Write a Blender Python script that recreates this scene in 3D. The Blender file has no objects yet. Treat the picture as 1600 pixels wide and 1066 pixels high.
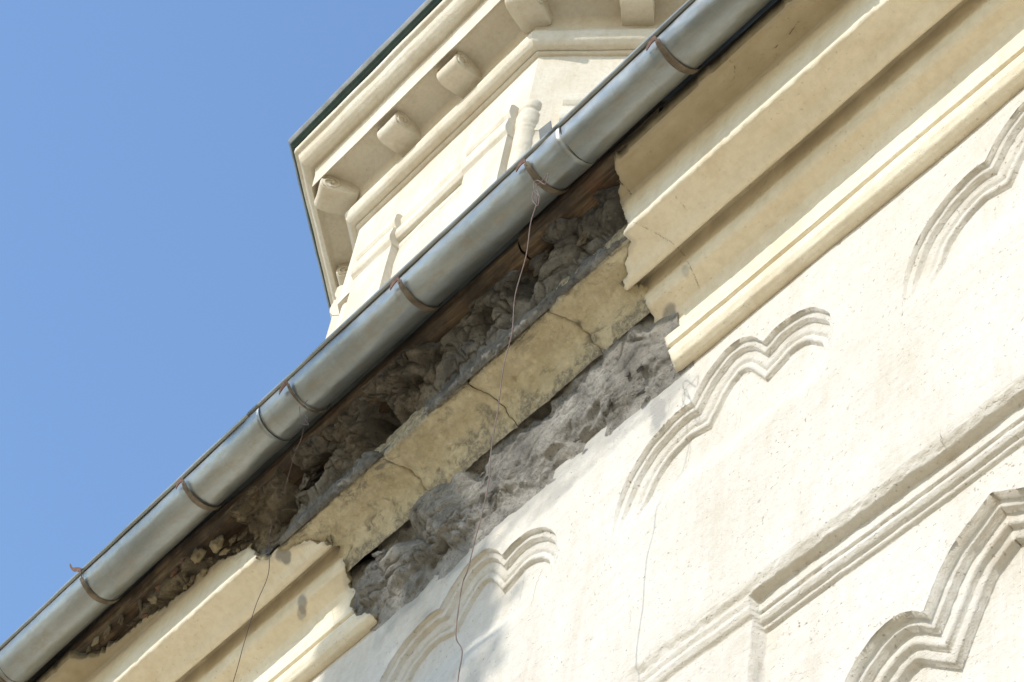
import bpy, math, random
import numpy as np
from mathutils import Matrix, Vector

# ------------------------------------------------------------------ camera
F_PX = 4355.14                       # focal length in photo pixels (1600 wide)
RC = np.array([[0.63104468, 0.55682871, 0.54011517],
               [0.76489271, -0.56268593, -0.31356607],
               [0.12931262, 0.61100436, -0.78099419]])   # columns: camera right, up, back
sc = bpy.context.scene
cam_d = bpy.data.cameras.new('camera')
cam = bpy.data.objects.new('camera', cam_d)
sc.collection.objects.link(cam)
cam_d.sensor_width = 36.0
cam_d.lens = F_PX / 1600 * 36.0
cam_d.clip_start = 0.05
cam_d.clip_end = 2000
cam.matrix_world = Matrix([[*RC[0], 0], [*RC[1], 0], [*RC[2], 0], [0, 0, 0, 1]])
sc.camera = cam

# ------------------------------------------------------------------ light
TO_SUN = Vector((-0.01, -1.0, 0.625)).normalized()
elev = math.asin(TO_SUN.z)
rot = math.atan2(TO_SUN.x, TO_SUN.y)
w = bpy.data.worlds.new('World')
sc.world = w
w.use_nodes = True
wn = w.node_tree
bg = wn.nodes['Background']
sky = wn.nodes.new('ShaderNodeTexSky')
sky.sky_type = 'NISHITA'
sky.sun_disc = False
sky.sun_elevation = elev
sky.sun_rotation = rot
sky.altitude = 100
sky.air_density = 1.25
sky.dust_density = 0.4
sky.ozone_density = 3.8
wn.links.new(sky.outputs[0], bg.inputs[0])
bg.inputs[1].default_value = 0.15
sun_d = bpy.data.lights.new('sun', 'SUN')
sun_d.energy = 2.0
sun_d.angle = math.radians(0.53)
sun_d.color = (1.0, 0.965, 0.91)
sun = bpy.data.objects.new('sun', sun_d)
sc.collection.objects.link(sun)
sun.rotation_mode = 'QUATERNION'
sun.rotation_quaternion = TO_SUN.to_track_quat('Z', 'Y')
sc.view_settings.view_transform = 'Standard'
sc.view_settings.look = 'None'
sc.view_settings.exposure = 0.95
sc.view_settings.gamma = 1.0
sc.view_settings.use_curve_mapping = False
sc.cycles.max_bounces = 8
sc.cycles.diffuse_bounces = 5

# ------------------------------------------------------------------ maths helpers
def ray(u, v):
    return RC @ np.array([(u - 800) / F_PX, -(v - 533) / F_PX, -1.0])

def at_y(u, v, y):
    """the point of the place seen at photo position (u, v), on the vertical plane at depth y"""
    r = ray(u, v)
    return r / r[1] * y

def proj(P):
    c = P @ RC
    return np.stack([800 + F_PX * c[..., 0] / (-c[..., 2]), 533 - F_PX * c[..., 1] / (-c[..., 2])], -1)

def sstep(a, b, x):
    t = np.clip((x - a) / (b - a), 0, 1)
    return t * t * (3 - 2 * t)

def hsh(ix, iy, iz, seed):
    h = (ix.astype(np.int64) * 374761393 + iy.astype(np.int64) * 668265263 + iz.astype(np.int64) * 2147483647 + seed * 974634777) & 0xFFFFFFFF
    h = ((h ^ (h >> 13)) * 1274126177) & 0xFFFFFFFF
    h = ((h ^ (h >> 16)) * 2246822519) & 0xFFFFFFFF
    h = h ^ (h >> 15)
    return (h & 0xFFFFFF) / float(0x1000000)

def vnoise(P, seed=0):
    fl = np.floor(P)
    i = fl.astype(np.int64)
    t = P - fl
    t = t * t * t * (t * (t * 6 - 15) + 10)
    r = 0
    for dx in (0, 1):
        wx = t[..., 0] if dx else 1 - t[..., 0]
        for dy in (0, 1):
            wy = t[..., 1] if dy else 1 - t[..., 1]
            for dz in (0, 1):
                wz = t[..., 2] if dz else 1 - t[..., 2]
                r = r + hsh(i[..., 0] + dx, i[..., 1] + dy, i[..., 2] + dz, seed) * wx * wy * wz
    return r * 2 - 1

def fbm(P, octaves=4, seed=0, gain=0.5):
    a, s, r = 1.0, 0.0, 0
    Q = P.copy()
    for o in range(octaves):
        r = r + a * vnoise(Q, seed + o * 17)
        s += a
        a *= gain
        Q = Q * 2.03 + 11.3
    return r / s

def worley(P, seed=0):
    fl = np.floor(P).astype(np.int64)
    f1 = np.full(P.shape[:-1], 9.0)
    f2 = np.full(P.shape[:-1], 9.0)
    for dx in (-1, 0, 1):
        for dy in (-1, 0, 1):
            for dz in (-1, 0, 1):
                cx, cy, cz = fl[..., 0] + dx, fl[..., 1] + dy, fl[..., 2] + dz
                d = (cx + hsh(cx, cy, cz, seed) - P[..., 0]) ** 2 + (cy + hsh(cx, cy, cz, seed + 1) - P[..., 1]) ** 2 + (cz + hsh(cx, cy, cz, seed + 2) - P[..., 2]) ** 2
                d = np.sqrt(d)
                f2 = np.minimum(f2, np.maximum(f1, d))
                f1 = np.minimum(f1, d)
    return f1, f2

def in_poly(q, poly):
    poly = np.array(poly, float)
    x, y = q[..., 0], q[..., 1]
    r = np.zeros(x.shape, bool)
    n = len(poly)
    for i in range(n):
        x1, y1 = poly[i]
        x2, y2 = poly[(i + 1) % n]
        if y1 == y2:
            continue
        c = ((y1 > y) != (y2 > y)) & (x < (x2 - x1) * (y - y1) / (y2 - y1) + x1)
        r ^= c
    return r

def dist_line(q, pts, closed=False):
    pts = np.array(pts, float)
    n = len(pts)
    best = np.full(q.shape[:-1], 1e9)
    for i in range(n if closed else n - 1):
        a, b = pts[i], pts[(i + 1) % n]
        ab = b - a
        t = np.clip(((q - a) @ ab) / max(ab @ ab, 1e-12), 0, 1)
        d = np.linalg.norm(q - a - t[..., None] * ab, axis=-1)
        best = np.minimum(best, d)
    return best

def resample(prof, step):
    prof = np.array(prof, float)
    seg = np.linalg.norm(np.diff(prof, axis=0), axis=1)
    out = [prof[0]]
    for i, L in enumerate(seg):
        n = max(1, int(math.ceil(L / step)))
        for k in range(1, n + 1):
            out.append(prof[i] + (prof[i + 1] - prof[i]) * k / n)
    return np.array(out)

def prof_normals(p):
    t = np.gradient(p, axis=0)
    t /= np.linalg.norm(t, axis=1)[:, None] + 1e-12
    # profile runs outer/top -> wall/bottom; the outward side is (-y, down)
    n = np.stack([-np.abs(t[:, 1]) * np.sign(-t[:, 1] + 1e-9), -t[:, 0] * 1.0], 1)
    n = np.stack([t[:, 1], -t[:, 0]], 1)
    return n

# ------------------------------------------------------------------ mesh helpers
def link(o, parent=None):
    sc.collection.objects.link(o)
    if parent is not None:
        o.parent = parent
    return o

def tag(o, label=None, cat=None, group=None, kind=None):
    if label: o['label'] = label
    if cat: o['category'] = cat
    if group: o['group'] = group
    if kind: o['kind'] = kind
    return o

def empty(name, loc=(0, 0, 0)):
    o = bpy.data.objects.new(name, None)
    o.location = loc
    return link(o)

def mesh_np(name, V, Fq, mat, parent=None, smooth=True, attrs=None):
    """V (n,3); Fq (m,k) all the same size k"""
    V = np.asarray(V, np.float32).reshape(-1, 3)
    Fq = np.asarray(Fq, np.int32)
    k = Fq.shape[1]
    me = bpy.data.meshes.new(name)
    me.vertices.add(len(V))
    me.vertices.foreach_set('co', V.ravel())
    me.loops.add(Fq.size)
    me.loops.foreach_set('vertex_index', Fq.ravel())
    me.polygons.add(len(Fq))
    me.polygons.foreach_set('loop_start', np.arange(0, Fq.size, k, dtype=np.int32))
    me.polygons.foreach_set('loop_total', np.full(len(Fq), k, np.int32))
    me.polygons.foreach_set('use_smooth', np.full(len(Fq), smooth))
    me.update(calc_edges=True)
    if attrs:
        for an, av in attrs.items():
            a = me.attributes.new(an, 'FLOAT', 'POINT')
            a.data.foreach_set('value', np.asarray(av, np.float32).ravel())
    me.materials.append(mat)
    o = bpy.data.objects.new(name, me)
    if parent is not None:
        # parents are Empties or meshes whose transform is a pure translation
        off = np.array(world_loc(parent), np.float32)
        if np.abs(off).max() > 0:
            me.vertices.foreach_set('co', (V - off).ravel())
    return link(o, parent)

def world_loc(o):
    v = Vector((0, 0, 0))
    while o is not None:
        v = v + o.location
        o = o.parent
    return v

def grid_faces(nu, nv, flip=False):
    a = (np.arange(nu - 1)[:, None] * nv + np.arange(nv - 1)[None]).ravel()
    f = np.stack([a, a + nv, a + nv + 1, a + 1], 1)
    return f[:, ::-1] if flip else f

def clean_cut(V, Fq, keep_face, attrs=None, relax=2):
    Fq = Fq[keep_face]
    used = np.unique(Fq)
    remap = np.full(len(V), -1)
    remap[used] = np.arange(len(used))
    V = V[used].copy()
    Fq = remap[Fq]
    if attrs:
        attrs = {k: a.ravel()[used] for k, a in attrs.items()}
    E = np.concatenate([Fq[:, [0, 1]], Fq[:, [1, 2]], Fq[:, [2, 3]], Fq[:, [3, 0]]])
    Es = np.sort(E, 1)
    u, inv, cnt = np.unique(Es, axis=0, return_inverse=True, return_counts=True)
    be = u[cnt == 1]
    for _ in range(relax):
        acc = np.zeros_like(V)
        c = np.zeros(len(V))
        np.add.at(acc, be[:, 0], V[be[:, 1]]); np.add.at(acc, be[:, 1], V[be[:, 0]])
        np.add.at(c, be[:, 0], 1); np.add.at(c, be[:, 1], 1)
        m = c == 2
        V[m] = V[m] * 0.5 + acc[m] / 2 * 0.5
    return V, Fq, attrs

def box_np(x0, x1, y0, y1, z0, z1):
    V = np.array([[x, y, z] for x in (x0, x1) for y in (y0, y1) for z in (z0, z1)], float)
    Fq = np.array([[0, 1, 3, 2], [4, 6, 7, 5], [0, 4, 5, 1], [2, 3, 7, 6], [0, 2, 6, 4], [1, 5, 7, 3]])
    return V, Fq

def tube_np(path, r, n=8):
    path = np.array(path, float)
    t = np.gradient(path, axis=0)
    t /= np.linalg.norm(t, axis=1)[:, None] + 1e-12
    ref = np.array([0.3, 0.9, 0.2])
    a = np.cross(t, ref); a /= np.linalg.norm(a, axis=1)[:, None] + 1e-12
    b = np.cross(t, a)
    r = np.broadcast_to(np.asarray(r, float), (len(path),))
    th = np.linspace(0, 2 * np.pi, n, endpoint=False)
    V = path[:, None] + r[:, None, None] * (np.cos(th)[None, :, None] * a[:, None] + np.sin(th)[None, :, None] * b[:, None])
    m = len(path)
    i = np.arange(m - 1)[:, None] * n
    j = np.arange(n)[None]
    j2 = (j + 1) % n
    Fq = np.stack([(i + j).ravel(), (i + j2).ravel(), (i + n + j2).ravel(), (i + n + j).ravel()], 1)
    return V.reshape(-1, 3), Fq

def join_np(parts):
    Vs, Fs, off = [], [], 0
    for V, Fq in parts:
        Vs.append(np.asarray(V, float).reshape(-1, 3)); Fs.append(np.asarray(Fq) + off)
        off += len(Vs[-1])
    return np.concatenate(Vs), np.concatenate(Fs)

def smooth_path(pts, n=12):
    pts = [np.array(p, float) for p in pts]
    P = [pts[0]] + pts + [pts[-1]]
    out = []
    for i in range(1, len(P) - 2):
        for k in range(n):
            t = k / n
            out.append(0.5 * ((2 * P[i]) + (-P[i - 1] + P[i + 1]) * t + (2 * P[i - 1] - 5 * P[i] + 4 * P[i + 1] - P[i + 2]) * t * t + (-P[i - 1] + 3 * P[i] - 3 * P[i + 1] + P[i + 2]) * t ** 3))
    out.append(pts[-1])
    return np.array(out)

# ------------------------------------------------------------------ materials
def new_mat(name):
    m = bpy.data.materials.new(name)
    m.use_nodes = True
    nt = m.node_tree
    return m, nt, nt.nodes['Principled BSDF']

class NT:
    def __init__(s, nt): s.nt = nt; s.n = nt.nodes; s.l = nt.links; s.co = None
    def coord(s):
        if s.co is None:
            g = s.n.new('ShaderNodeNewGeometry'); s.co = g.outputs['Position']
        return s.co
    def mapped(s, scale):
        m = s.n.new('ShaderNodeMapping'); m.inputs['Scale'].default_value = scale
        s.l.new(s.coord(), m.inputs['Vector']); return m.outputs[0]
    def noise(s, scale, detail=4, rough=0.55, vec=None, dist=0.0):
        t = s.n.new('ShaderNodeTexNoise'); t.inputs['Scale'].default_value = scale
        t.inputs['Detail'].default_value = detail; t.inputs['Roughness'].default_value = rough
        t.inputs['Distortion'].default_value = dist
        s.l.new(vec or s.coord(), t.inputs['Vector']); return t.outputs['Fac']
    def voro(s, scale, feature='F1', vec=None, out='Distance'):
        t = s.n.new('ShaderNodeTexVoronoi'); t.feature = feature; t.inputs['Scale'].default_value = scale
        s.l.new(vec or s.coord(), t.inputs['Vector']); return t.outputs[out]
    def ramp(s, fac, stops):
        r = s.n.new('ShaderNodeValToRGB'); e = r.color_ramp.elements
        while len(e) < len(stops): e.new(0.5)
        for k, (p, c) in enumerate(stops):
            e[k].position = p
            e[k].color = (c, c, c, 1) if isinstance(c, (int, float)) else (*c, 1)
        s.l.new(fac, r.inputs[0]); return r.outputs[0]
    def mix(s, fac, a, b, mode='MIX'):
        m = s.n.new('ShaderNodeMix'); m.data_type = 'RGBA'; m.blend_type = mode
        for sock, v in ((m.inputs[0], fac), (m.inputs[6], a), (m.inputs[7], b)):
            if isinstance(v, (int, float)): sock.default_value = v
            elif isinstance(v, tuple): sock.default_value = (*v, 1)
            else: s.l.new(v, sock)
        return m.outputs[2]
    def math(s, op, a, b=None):
        m = s.n.new('ShaderNodeMath'); m.operation = op
        for k, v in enumerate((a, b)):
            if v is None: continue
            if isinstance(v, (int, float)): m.inputs[k].default_value = v
            else: s.l.new(v, m.inputs[k])
        return m.outputs[0]
    def attr(s, name):
        a = s.n.new('ShaderNodeAttribute'); a.attribute_name = name; return a.outputs['Fac']
    def bump(s, h, strength, dist, prev=None):
        b = s.n.new('ShaderNodeBump'); b.inputs['Strength'].default_value = strength
        b.inputs['Distance'].default_value = dist
        s.l.new(h, b.inputs['Height'])
        if prev is not None: s.l.new(prev, b.inputs['Normal'])
        return b.outputs[0]

def mat_plaster(name, c1, c2, speck=0.6, rough_bump=1.0, stain_col=(0.27, 0.26, 0.24)):
    m, nt, p = new_mat(name); T = NT(nt)
    big = T.noise(1.7, 5, 0.6)
    base = T.mix(T.ramp(big, [(0.35, 0.0), (0.7, 1.0)]), c1, c2)
    streak = T.noise(5.0, 6, 0.65, T.mapped((0.35, 2.0, 1.6)))
    base = T.mix(T.math('MULTIPLY', T.ramp(streak, [(0.5, 0.0), (0.8, 1.0)]), 0.30), base, tuple(c * k for c, k in zip(c2, (0.80, 0.72, 0.60))))
    sp = T.noise(85, 2, 0.5)
    cl = T.noise(5, 4, 0.6)
    spm = T.math('MULTIPLY', T.ramp(sp, [(0.66, 0.0), (0.72, 1.0)]), T.ramp(cl, [(0.42, 0.0), (0.62, 1.0)]))
    base = T.mix(T.math('MULTIPLY', spm, speck), base, (0.30, 0.21, 0.13))
    dv = T.noise(3.0, 6, 0.7, T.mapped((2.2, 2.2, 0.45)))
    base = T.mix(T.math('MULTIPLY', T.ramp(dv, [(0.50, 0.0), (0.72, 1.0)]), 0.50), base, tuple(c * k for c, k in zip(c2, (0.82, 0.75, 0.66))))
    fine = T.noise(34, 5, 0.7)
    base = T.mix(T.math('MULTIPLY', T.ramp(fine, [(0.42, 1.0), (0.56, 0.0)]), 0.13), base, tuple(c * k for c, k in zip(c2, (0.62, 0.55, 0.45))))
    base = T.mix(T.attr('brown_tint'), base, (0.37, 0.295, 0.175))
    st = T.attr('stain')  # grey stains; on the cornice also its painted inner-corner shade
    base = T.mix(st, base, stain_col)
    nt.links.new(base, p.inputs['Base Color'])
    p.inputs['Roughness'].default_value = 0.85
    p.inputs['Specular IOR Level'].default_value = 0.25
    b1 = T.bump(T.noise(26, 5, 0.6, T.mapped((0.5, 1, 1))), 0.35 * rough_bump, 0.006)
    b1 = T.bump(T.noise(16, 5, 0.65, T.mapped((0.35, 2.4, 2.4))), 0.30 * rough_bump, 0.006, b1)
    b2 = T.bump(T.noise(150, 3, 0.6), 0.45 * rough_bump, 0.0022, b1)
    b3 = T.bump(T.ramp(sp, [(0.62, 1.0), (0.74, 0.0)]), 0.5 * rough_bump, 0.002, b2)
    nt.links.new(b3, p.inputs['Normal'])
    return m

M = {}
M['wall'] = mat_plaster('wall_plaster', (0.64, 0.605, 0.54), (0.58, 0.535, 0.455), 0.95, 1.7)
M['cornice'] = mat_plaster('cornice_plaster', (0.80, 0.725, 0.575), (0.72, 0.635, 0.475), 0.40, 1.1)
M['tower'] = mat_plaster('tower_plaster', (0.68, 0.625, 0.52), (0.59, 0.52, 0.40), 0.30, 1.4)

def mat_mortar():
    m, nt, p = new_mat('raw_mortar'); T = NT(nt)
    n = T.noise(7, 6, 0.65)
    grey = T.mix(T.ramp(n, [(0.3, 0.0), (0.7, 1.0)]), (0.130, 0.121, 0.106), (0.27, 0.255, 0.23))
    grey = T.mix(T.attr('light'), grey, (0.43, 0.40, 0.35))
    tan = T.mix(T.ramp(T.noise(15, 5, 0.6), [(0.35, 0.0), (0.7, 1.0)]), (0.155, 0.12, 0.078), (0.31, 0.25, 0.16))
    col = T.mix(T.attr('tan'), grey, tan)
    dk = T.ramp(T.noise(11, 6, 0.7, None, 0.5), [(0.36, 0.50), (0.60, 1.08)])
    col = T.mix(1.0, col, dk, 'MULTIPLY')
    sp = T.ramp(T.noise(90, 3, 0.6), [(0.30, 0.50), (0.45, 1.0)])
    col = T.mix(1.0, col, sp, 'MULTIPLY')
    nt.links.new(col, p.inputs['Base Color'])
    p.inputs['Roughness'].default_value = 0.72
    p.inputs['Specular IOR Level'].default_value = 0.3
    b1 = T.bump(T.noise(45, 7, 0.72, None, 1.0), 0.8, 0.012)
    b2 = T.bump(T.noise(170, 4, 0.65), 0.7, 0.003, b1)
    nt.links.new(b2, p.inputs['Normal'])
    return m
M['mortar'] = mat_mortar()

def mat_stone():
    m, nt, p = new_mat('yellow_stone'); T = NT(nt)
    n = T.noise(9, 6, 0.65)
    col = T.mix(T.ramp(n, [(0.3, 0.0), (0.72, 1.0)]), (0.56, 0.475, 0.30), (0.76, 0.67, 0.48))
    col = T.mix(T.math('MULTIPLY', T.ramp(T.noise(70, 3, 0.6), [(0.58, 0.0), (0.70, 1.0)]), 0.6), col, (0.74, 0.66, 0.46))
    sm = T.noise(13, 6, 0.7, T.mapped((0.7, 1.4, 1.4)), 0.6)
    smm = T.math('MULTIPLY', T.ramp(sm, [(0.54, 0.0), (0.64, 1.0)]), T.ramp(T.attr('smear'), [(0.0, 0.12), (1.0, 0.9)]))
    brk = T.ramp(T.noise(60, 5, 0.75, None, 0.4), [(0.38, 0.15), (0.60, 1.0)])
    smm = T.math('MAXIMUM', smm, T.math('MULTIPLY', T.attr('stain'), brk))
    col = T.mix(T.math('MULTIPLY', T.ramp(T.noise(24, 6, 0.75), [(0.45, 0.0), (0.70, 1.0)]), 0.45), col, (0.40, 0.31, 0.17))
    col = T.mix(smm, col, (0.235, 0.205, 0.16))
    nt.links.new(col, p.inputs['Base Color'])
    p.inputs['Roughness'].default_value = 0.9
    p.inputs['Specular IOR Level'].default_value = 0.2
    b1 = T.bump(T.noise(45, 6, 0.75, None, 0.5), 1.0, 0.014)
    b2 = T.bump(T.noise(200, 3, 0.6), 0.6, 0.003, b1)
    nt.links.new(b2, p.inputs['Normal'])
    return m
M['stone'] = mat_stone()

def mat_wood():
    m, nt, p = new_mat('weathered_wood'); T = NT(nt)
    g = T.noise(14, 7, 0.7, T.mapped((0.16, 2.2, 2.2)), 0.5)
    col = T.ramp(g, [(0.30, (0.030, 0.019, 0.011)), (0.48, (0.12, 0.078, 0.044)), (0.62, (0.26, 0.185, 0.11)), (0.78, (0.46, 0.36, 0.24))])
    bl = T.noise(6, 5, 0.65)
    col = T.mix(T.ramp(bl, [(0.40, 0.85), (0.58, 0.0)]), col, (0.045, 0.03, 0.02))
    red = T.noise(4, 4, 0.6)
    col = T.mix(T.ramp(red, [(0.58, 0.0), (0.75, 0.6)]), col, (0.20, 0.085, 0.04))
    nt.links.new(col, p.inputs['Base Color'])
    p.inputs['Roughness'].default_value = 0.85
    b1 = T.bump(g, 0.9, 0.012)
    b2 = T.bump(T.noise(60, 5, 0.7, T.mapped((0.2, 2, 2))), 0.7, 0.004, b1)
    nt.links.new(b2, p.inputs['Normal'])
    return m
M['wood'] = mat_wood()

def mat_zinc():
    m, nt, p = new_mat('galvanised_steel'); T = NT(nt)
    n = T.noise(3.2, 5, 0.6, T.mapped((0.6, 2, 2)))
    sp = T.voro(95, 'F1', None, 'Color')
    col = T.mix(T.ramp(n, [(0.3, 0.0), (0.7, 1.0)]), (0.185, 0.205, 0.205), (0.34, 0.355, 0.34))
    col = T.mix(T.math('MULTIPLY', T.noise(90, 2, 0.5, T.mapped((1.0, 2.0, 2.0))), 0.25), col, (0.46, 0.47, 0.46))
    dirt = T.noise(11, 6, 0.7, T.mapped((0.9, 1.6, 1.6)))
    drip = T.noise(5, 6, 0.75, T.mapped((3.0, 0.6, 0.6)), 0.6)
    col = T.mix(T.ramp(drip, [(0.55, 0.0), (0.75, 0.30)]), col, (0.15, 0.145, 0.125))
    col = T.mix(T.ramp(dirt, [(0.50, 0.0), (0.68, 0.65)]), col, (0.27, 0.24, 0.19))
    nt.links.new(col, p.inputs['Base Color'])
    p.inputs['Metallic'].default_value = 0.7
    r = T.ramp(T.noise(22, 5, 0.6), [(0.3, 0.33), (0.75, 0.52)])
    nt.links.new(r, p.inputs['Roughness'])
    b1 = T.bump(T.noise(4.0, 3, 0.5, T.mapped((1.0, 1.6, 1.6))), 0.6, 0.02)
    b2 = T.bump(T.noise(60, 4, 0.6), 0.12, 0.002, b1)
    nt.links.new(b2, p.inputs['Normal'])
    return m
M['zinc'] = mat_zinc()

def mat_simple(name, c1, c2, rough=0.6, metal=0.0, scale=20, bump=0.4):
    m, nt, p = new_mat(name); T = NT(nt)
    n = T.noise(scale, 5, 0.65)
    nt.links.new(T.mix(T.ramp(n, [(0.35, 0.0), (0.65, 1.0)]), c1, c2), p.inputs['Base Color'])
    p.inputs['Roughness'].default_value = rough
    p.inputs['Metallic'].default_value = metal
    nt.links.new(T.bump(T.noise(scale * 5, 4, 0.6), bump, 0.002), p.inputs['Normal'])
    return m
M['strap'] = mat_simple('painted_strap_steel', (0.085, 0.062, 0.042), (0.19, 0.15, 0.10), 0.55, 0.3, 25)
M['rust'] = mat_simple('rusty_steel', (0.09, 0.048, 0.034), (0.20, 0.11, 0.078), 0.8, 0.1, 60)
M['wire'] = mat_simple('rusty_wire_steel', (0.10, 0.065, 0.05), (0.19, 0.13, 0.10), 0.6, 0.2, 30)
M['dark'] = mat_simple('dark_seam', (0.03, 0.028, 0.025), (0.06, 0.05, 0.045), 0.95, 0.0, 30)
M['green'] = mat_simple('green_painted_sheet', (0.012, 0.040, 0.034), (0.035, 0.065, 0.055), 0.5, 0.2, 10)
M['lead'] = mat_simple('old_roof_sheet', (0.16, 0.16, 0.14), (0.27, 0.26, 0.23), 0.55, 0.5, 8)
M['crack'] = mat_simple('crack_shadow', (0.20, 0.16, 0.11), (0.34, 0.28, 0.20), 0.95, 0.0, 40)
M['ground'] = mat_simple('pale_paving', (0.58, 0.445, 0.265), (0.65, 0.51, 0.32), 0.9, 0.0, 0.8)
M['bark'] = mat_simple('bark', (0.09, 0.06, 0.04), (0.16, 0.12, 0.08), 0.9, 0.0, 12)
M['leaf'] = mat_simple('needles', (0.03, 0.06, 0.02), (0.05, 0.09, 0.03), 0.7, 0.0, 3)
M['brick'] = mat_simple('broken_brick', (0.15, 0.08, 0.048), (0.23, 0.135, 0.085), 0.9, 0.0, 25, 0.8)
M['rubble'] = mat_simple('yellow_rubble', (0.24, 0.195, 0.12), (0.37, 0.31, 0.20), 0.9, 0.0, 18, 0.8)

# ------------------------------------------------------------------ ground
V = np.array([[-400, -400, -1.6], [400, -400, -1.6], [400, 400, -1.6], [-400, 400, -1.6]], float)
g = mesh_np('ground', V, [[0, 1, 2, 3]], M['ground'], None, False)
tag(g, kind='structure')

# ------------------------------------------------------------------ church wall
D = 3.0
church = empty('church_wall', (-4.0, 3.0, -1.6))
tag(church, 'long cream plastered church wall with a broken mortar-patched cornice under the gutter', 'wall')

def orn_outline():
    h = [(0.150, 1.975), (0.150, 1.990), (0.147, 2.010), (0.139, 2.032), (0.124, 2.052), (0.105, 2.066), (0.085, 2.073), (0.066, 2.075),
         (0.0505, 2.0705), (0.040, 2.087), (0.026, 2.101), (0.012, 2.1085), (0.0, 2.110)]
    left = [(-x, z) for x, z in h]
    right = [(x, z) for x, z in h[::-1][1:]]
    return np.array(left + right)
ORN = orn_outline()
ORN_C = [-1.3145, -1.7035, -0.9250]
ORN_ZB = 5.79
def orn_curve(cx):
    o = ORN.copy()
    r = np.stack([(o[:, 0] + cx) * D, (o[:, 1] + 0.04 * o[:, 0]) * D], 1)
    a_ = np.array([[r[0, 0], ORN_ZB], [r[0, 0], (ORN_ZB + r[0, 1]) / 2]])
    b_ = np.array([[r[-1, 0], (ORN_ZB + r[-1, 1]) / 2], [r[-1, 0], ORN_ZB]])
    return np.concatenate([a_, r, b_])
ARCH_Y = 3.078
AX = -0.972
def arch_curve():
    h = [(0.165, 1.20), (0.165, 1.45), (0.163, 1.49), (0.157, 1.517), (0.146, 1.537), (0.130, 1.552), (0.112, 1.559), (0.092, 1.557), (0.071, 1.541),
         (0.062, 1.560), (0.053, 1.577), (0.038, 1.594), (0.020, 1.606), (0.0, 1.620)]
    left = [(-x, z) for x, z in h]
    right = [(x, z) for x, z in h[::-1][1:]]
    o = np.array(left + right)
    return np.stack([(o[:, 0] + AX) * ARCH_Y, (o[:, 1] + 0.02 * o[:, 0]) * ARCH_Y], 1)
ARCH = arch_curve()

STR_R = np.array([(5.200, 0.0), (5.190, 0.003), (5.165, 0.016), (5.160, 0.045), (5.120, 0.045), (5.116, 0.056), (5.110, 0.050), (5.098, 0.048),
                  (5.086, 0.055), (5.081, 0.066), (5.072, 0.066), (5.066, 0.078)])
STR_L = np.array([(5.200, 0.0), (5.185, 0.004), (5.170, 0.013), (5.150, 0.013), (5.135, 0.020), (5.118, 0.017), (5.102, 0.023), (5.092, 0.034)])
XB1, XB2 = -3.765, -4.20
def prof_depth(pr, z):
    return np.interp(-z, -pr[:, 0], pr[:, 1])

ORN_P = [(-0.004, 0.0012), (0, 0), (0.0025, 0.015), (0.005, 0.0165), (0.019, 0.0170), (0.0225, 0.019), (0.026, 0.033), (0.030, 0.0345), (0.046, 0.0375), (0.056, 0.0405),
         (0.059, 0.0455), (0.062, 0.0450), (0.070, 0.0425), (0.077, 0.0435), (0.080, 0.047), (0.083, 0.057), (0.086, 0.058)]
ARCH_P = [(-0.005, 0.0012), (0, 0), (0.003, 0.026), (0.006, 0.028), (0.020, 0.0285), (0.023, 0.031), (0.026, 0.050), (0.031, 0.052), (0.045, 0.0535), (0.053, 0.0535), (0.056, 0.060), (0.059, 0.070), (0.063, 0.072),
          (0.080, 0.073), (0.083, 0.077), (0.086, 0.096), (0.090, 0.098)]

def dense_curve(cv, n):
    P = cv
    seg = np.linalg.norm(np.diff(P, axis=0), axis=1)
    return P

def curve_samples(ctrl_parts, per=26):
    """join smooth pieces (each a list of points) that meet at cusps; returns points and inward mitred offsets"""
    pts = []
    for part in ctrl_parts:
        q = smooth_path([(p[0], p[1], 0) for p in part], per)[:, :2]
        pts.append(q)
    nrm = []
    for q in pts:
        t = np.gradient(q, axis=0)
        t /= np.linalg.norm(t, axis=1)[:, None] + 1e-12
        nrm.append(np.stack([t[:, 1], -t[:, 0]], 1))        # to the right of travel: the inside of the arch
    P = [pts[0]]; N = [nrm[0]]
    for k in range(1, len(pts)):
        m = N[-1][-1] + nrm[k][0]
        m = m / (np.linalg.norm(m) + 1e-9)
        m = m / max(0.45, m @ nrm[k][0])
        N[-1] = N[-1].copy(); N[-1][-1] = m
        # blend the offsets of the first few samples so that rows never cross at a cusp
        P.append(pts[k][1:]); N.append(nrm[k][1:])
    return np.concatenate(P), np.concatenate(N)

def split_cusps(cv, idx):
    parts = []; a_ = 0
    for i in idx + [len(cv) - 1]:
        parts.append(cv[a_:i + 1]); a_ = i
    return parts

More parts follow.
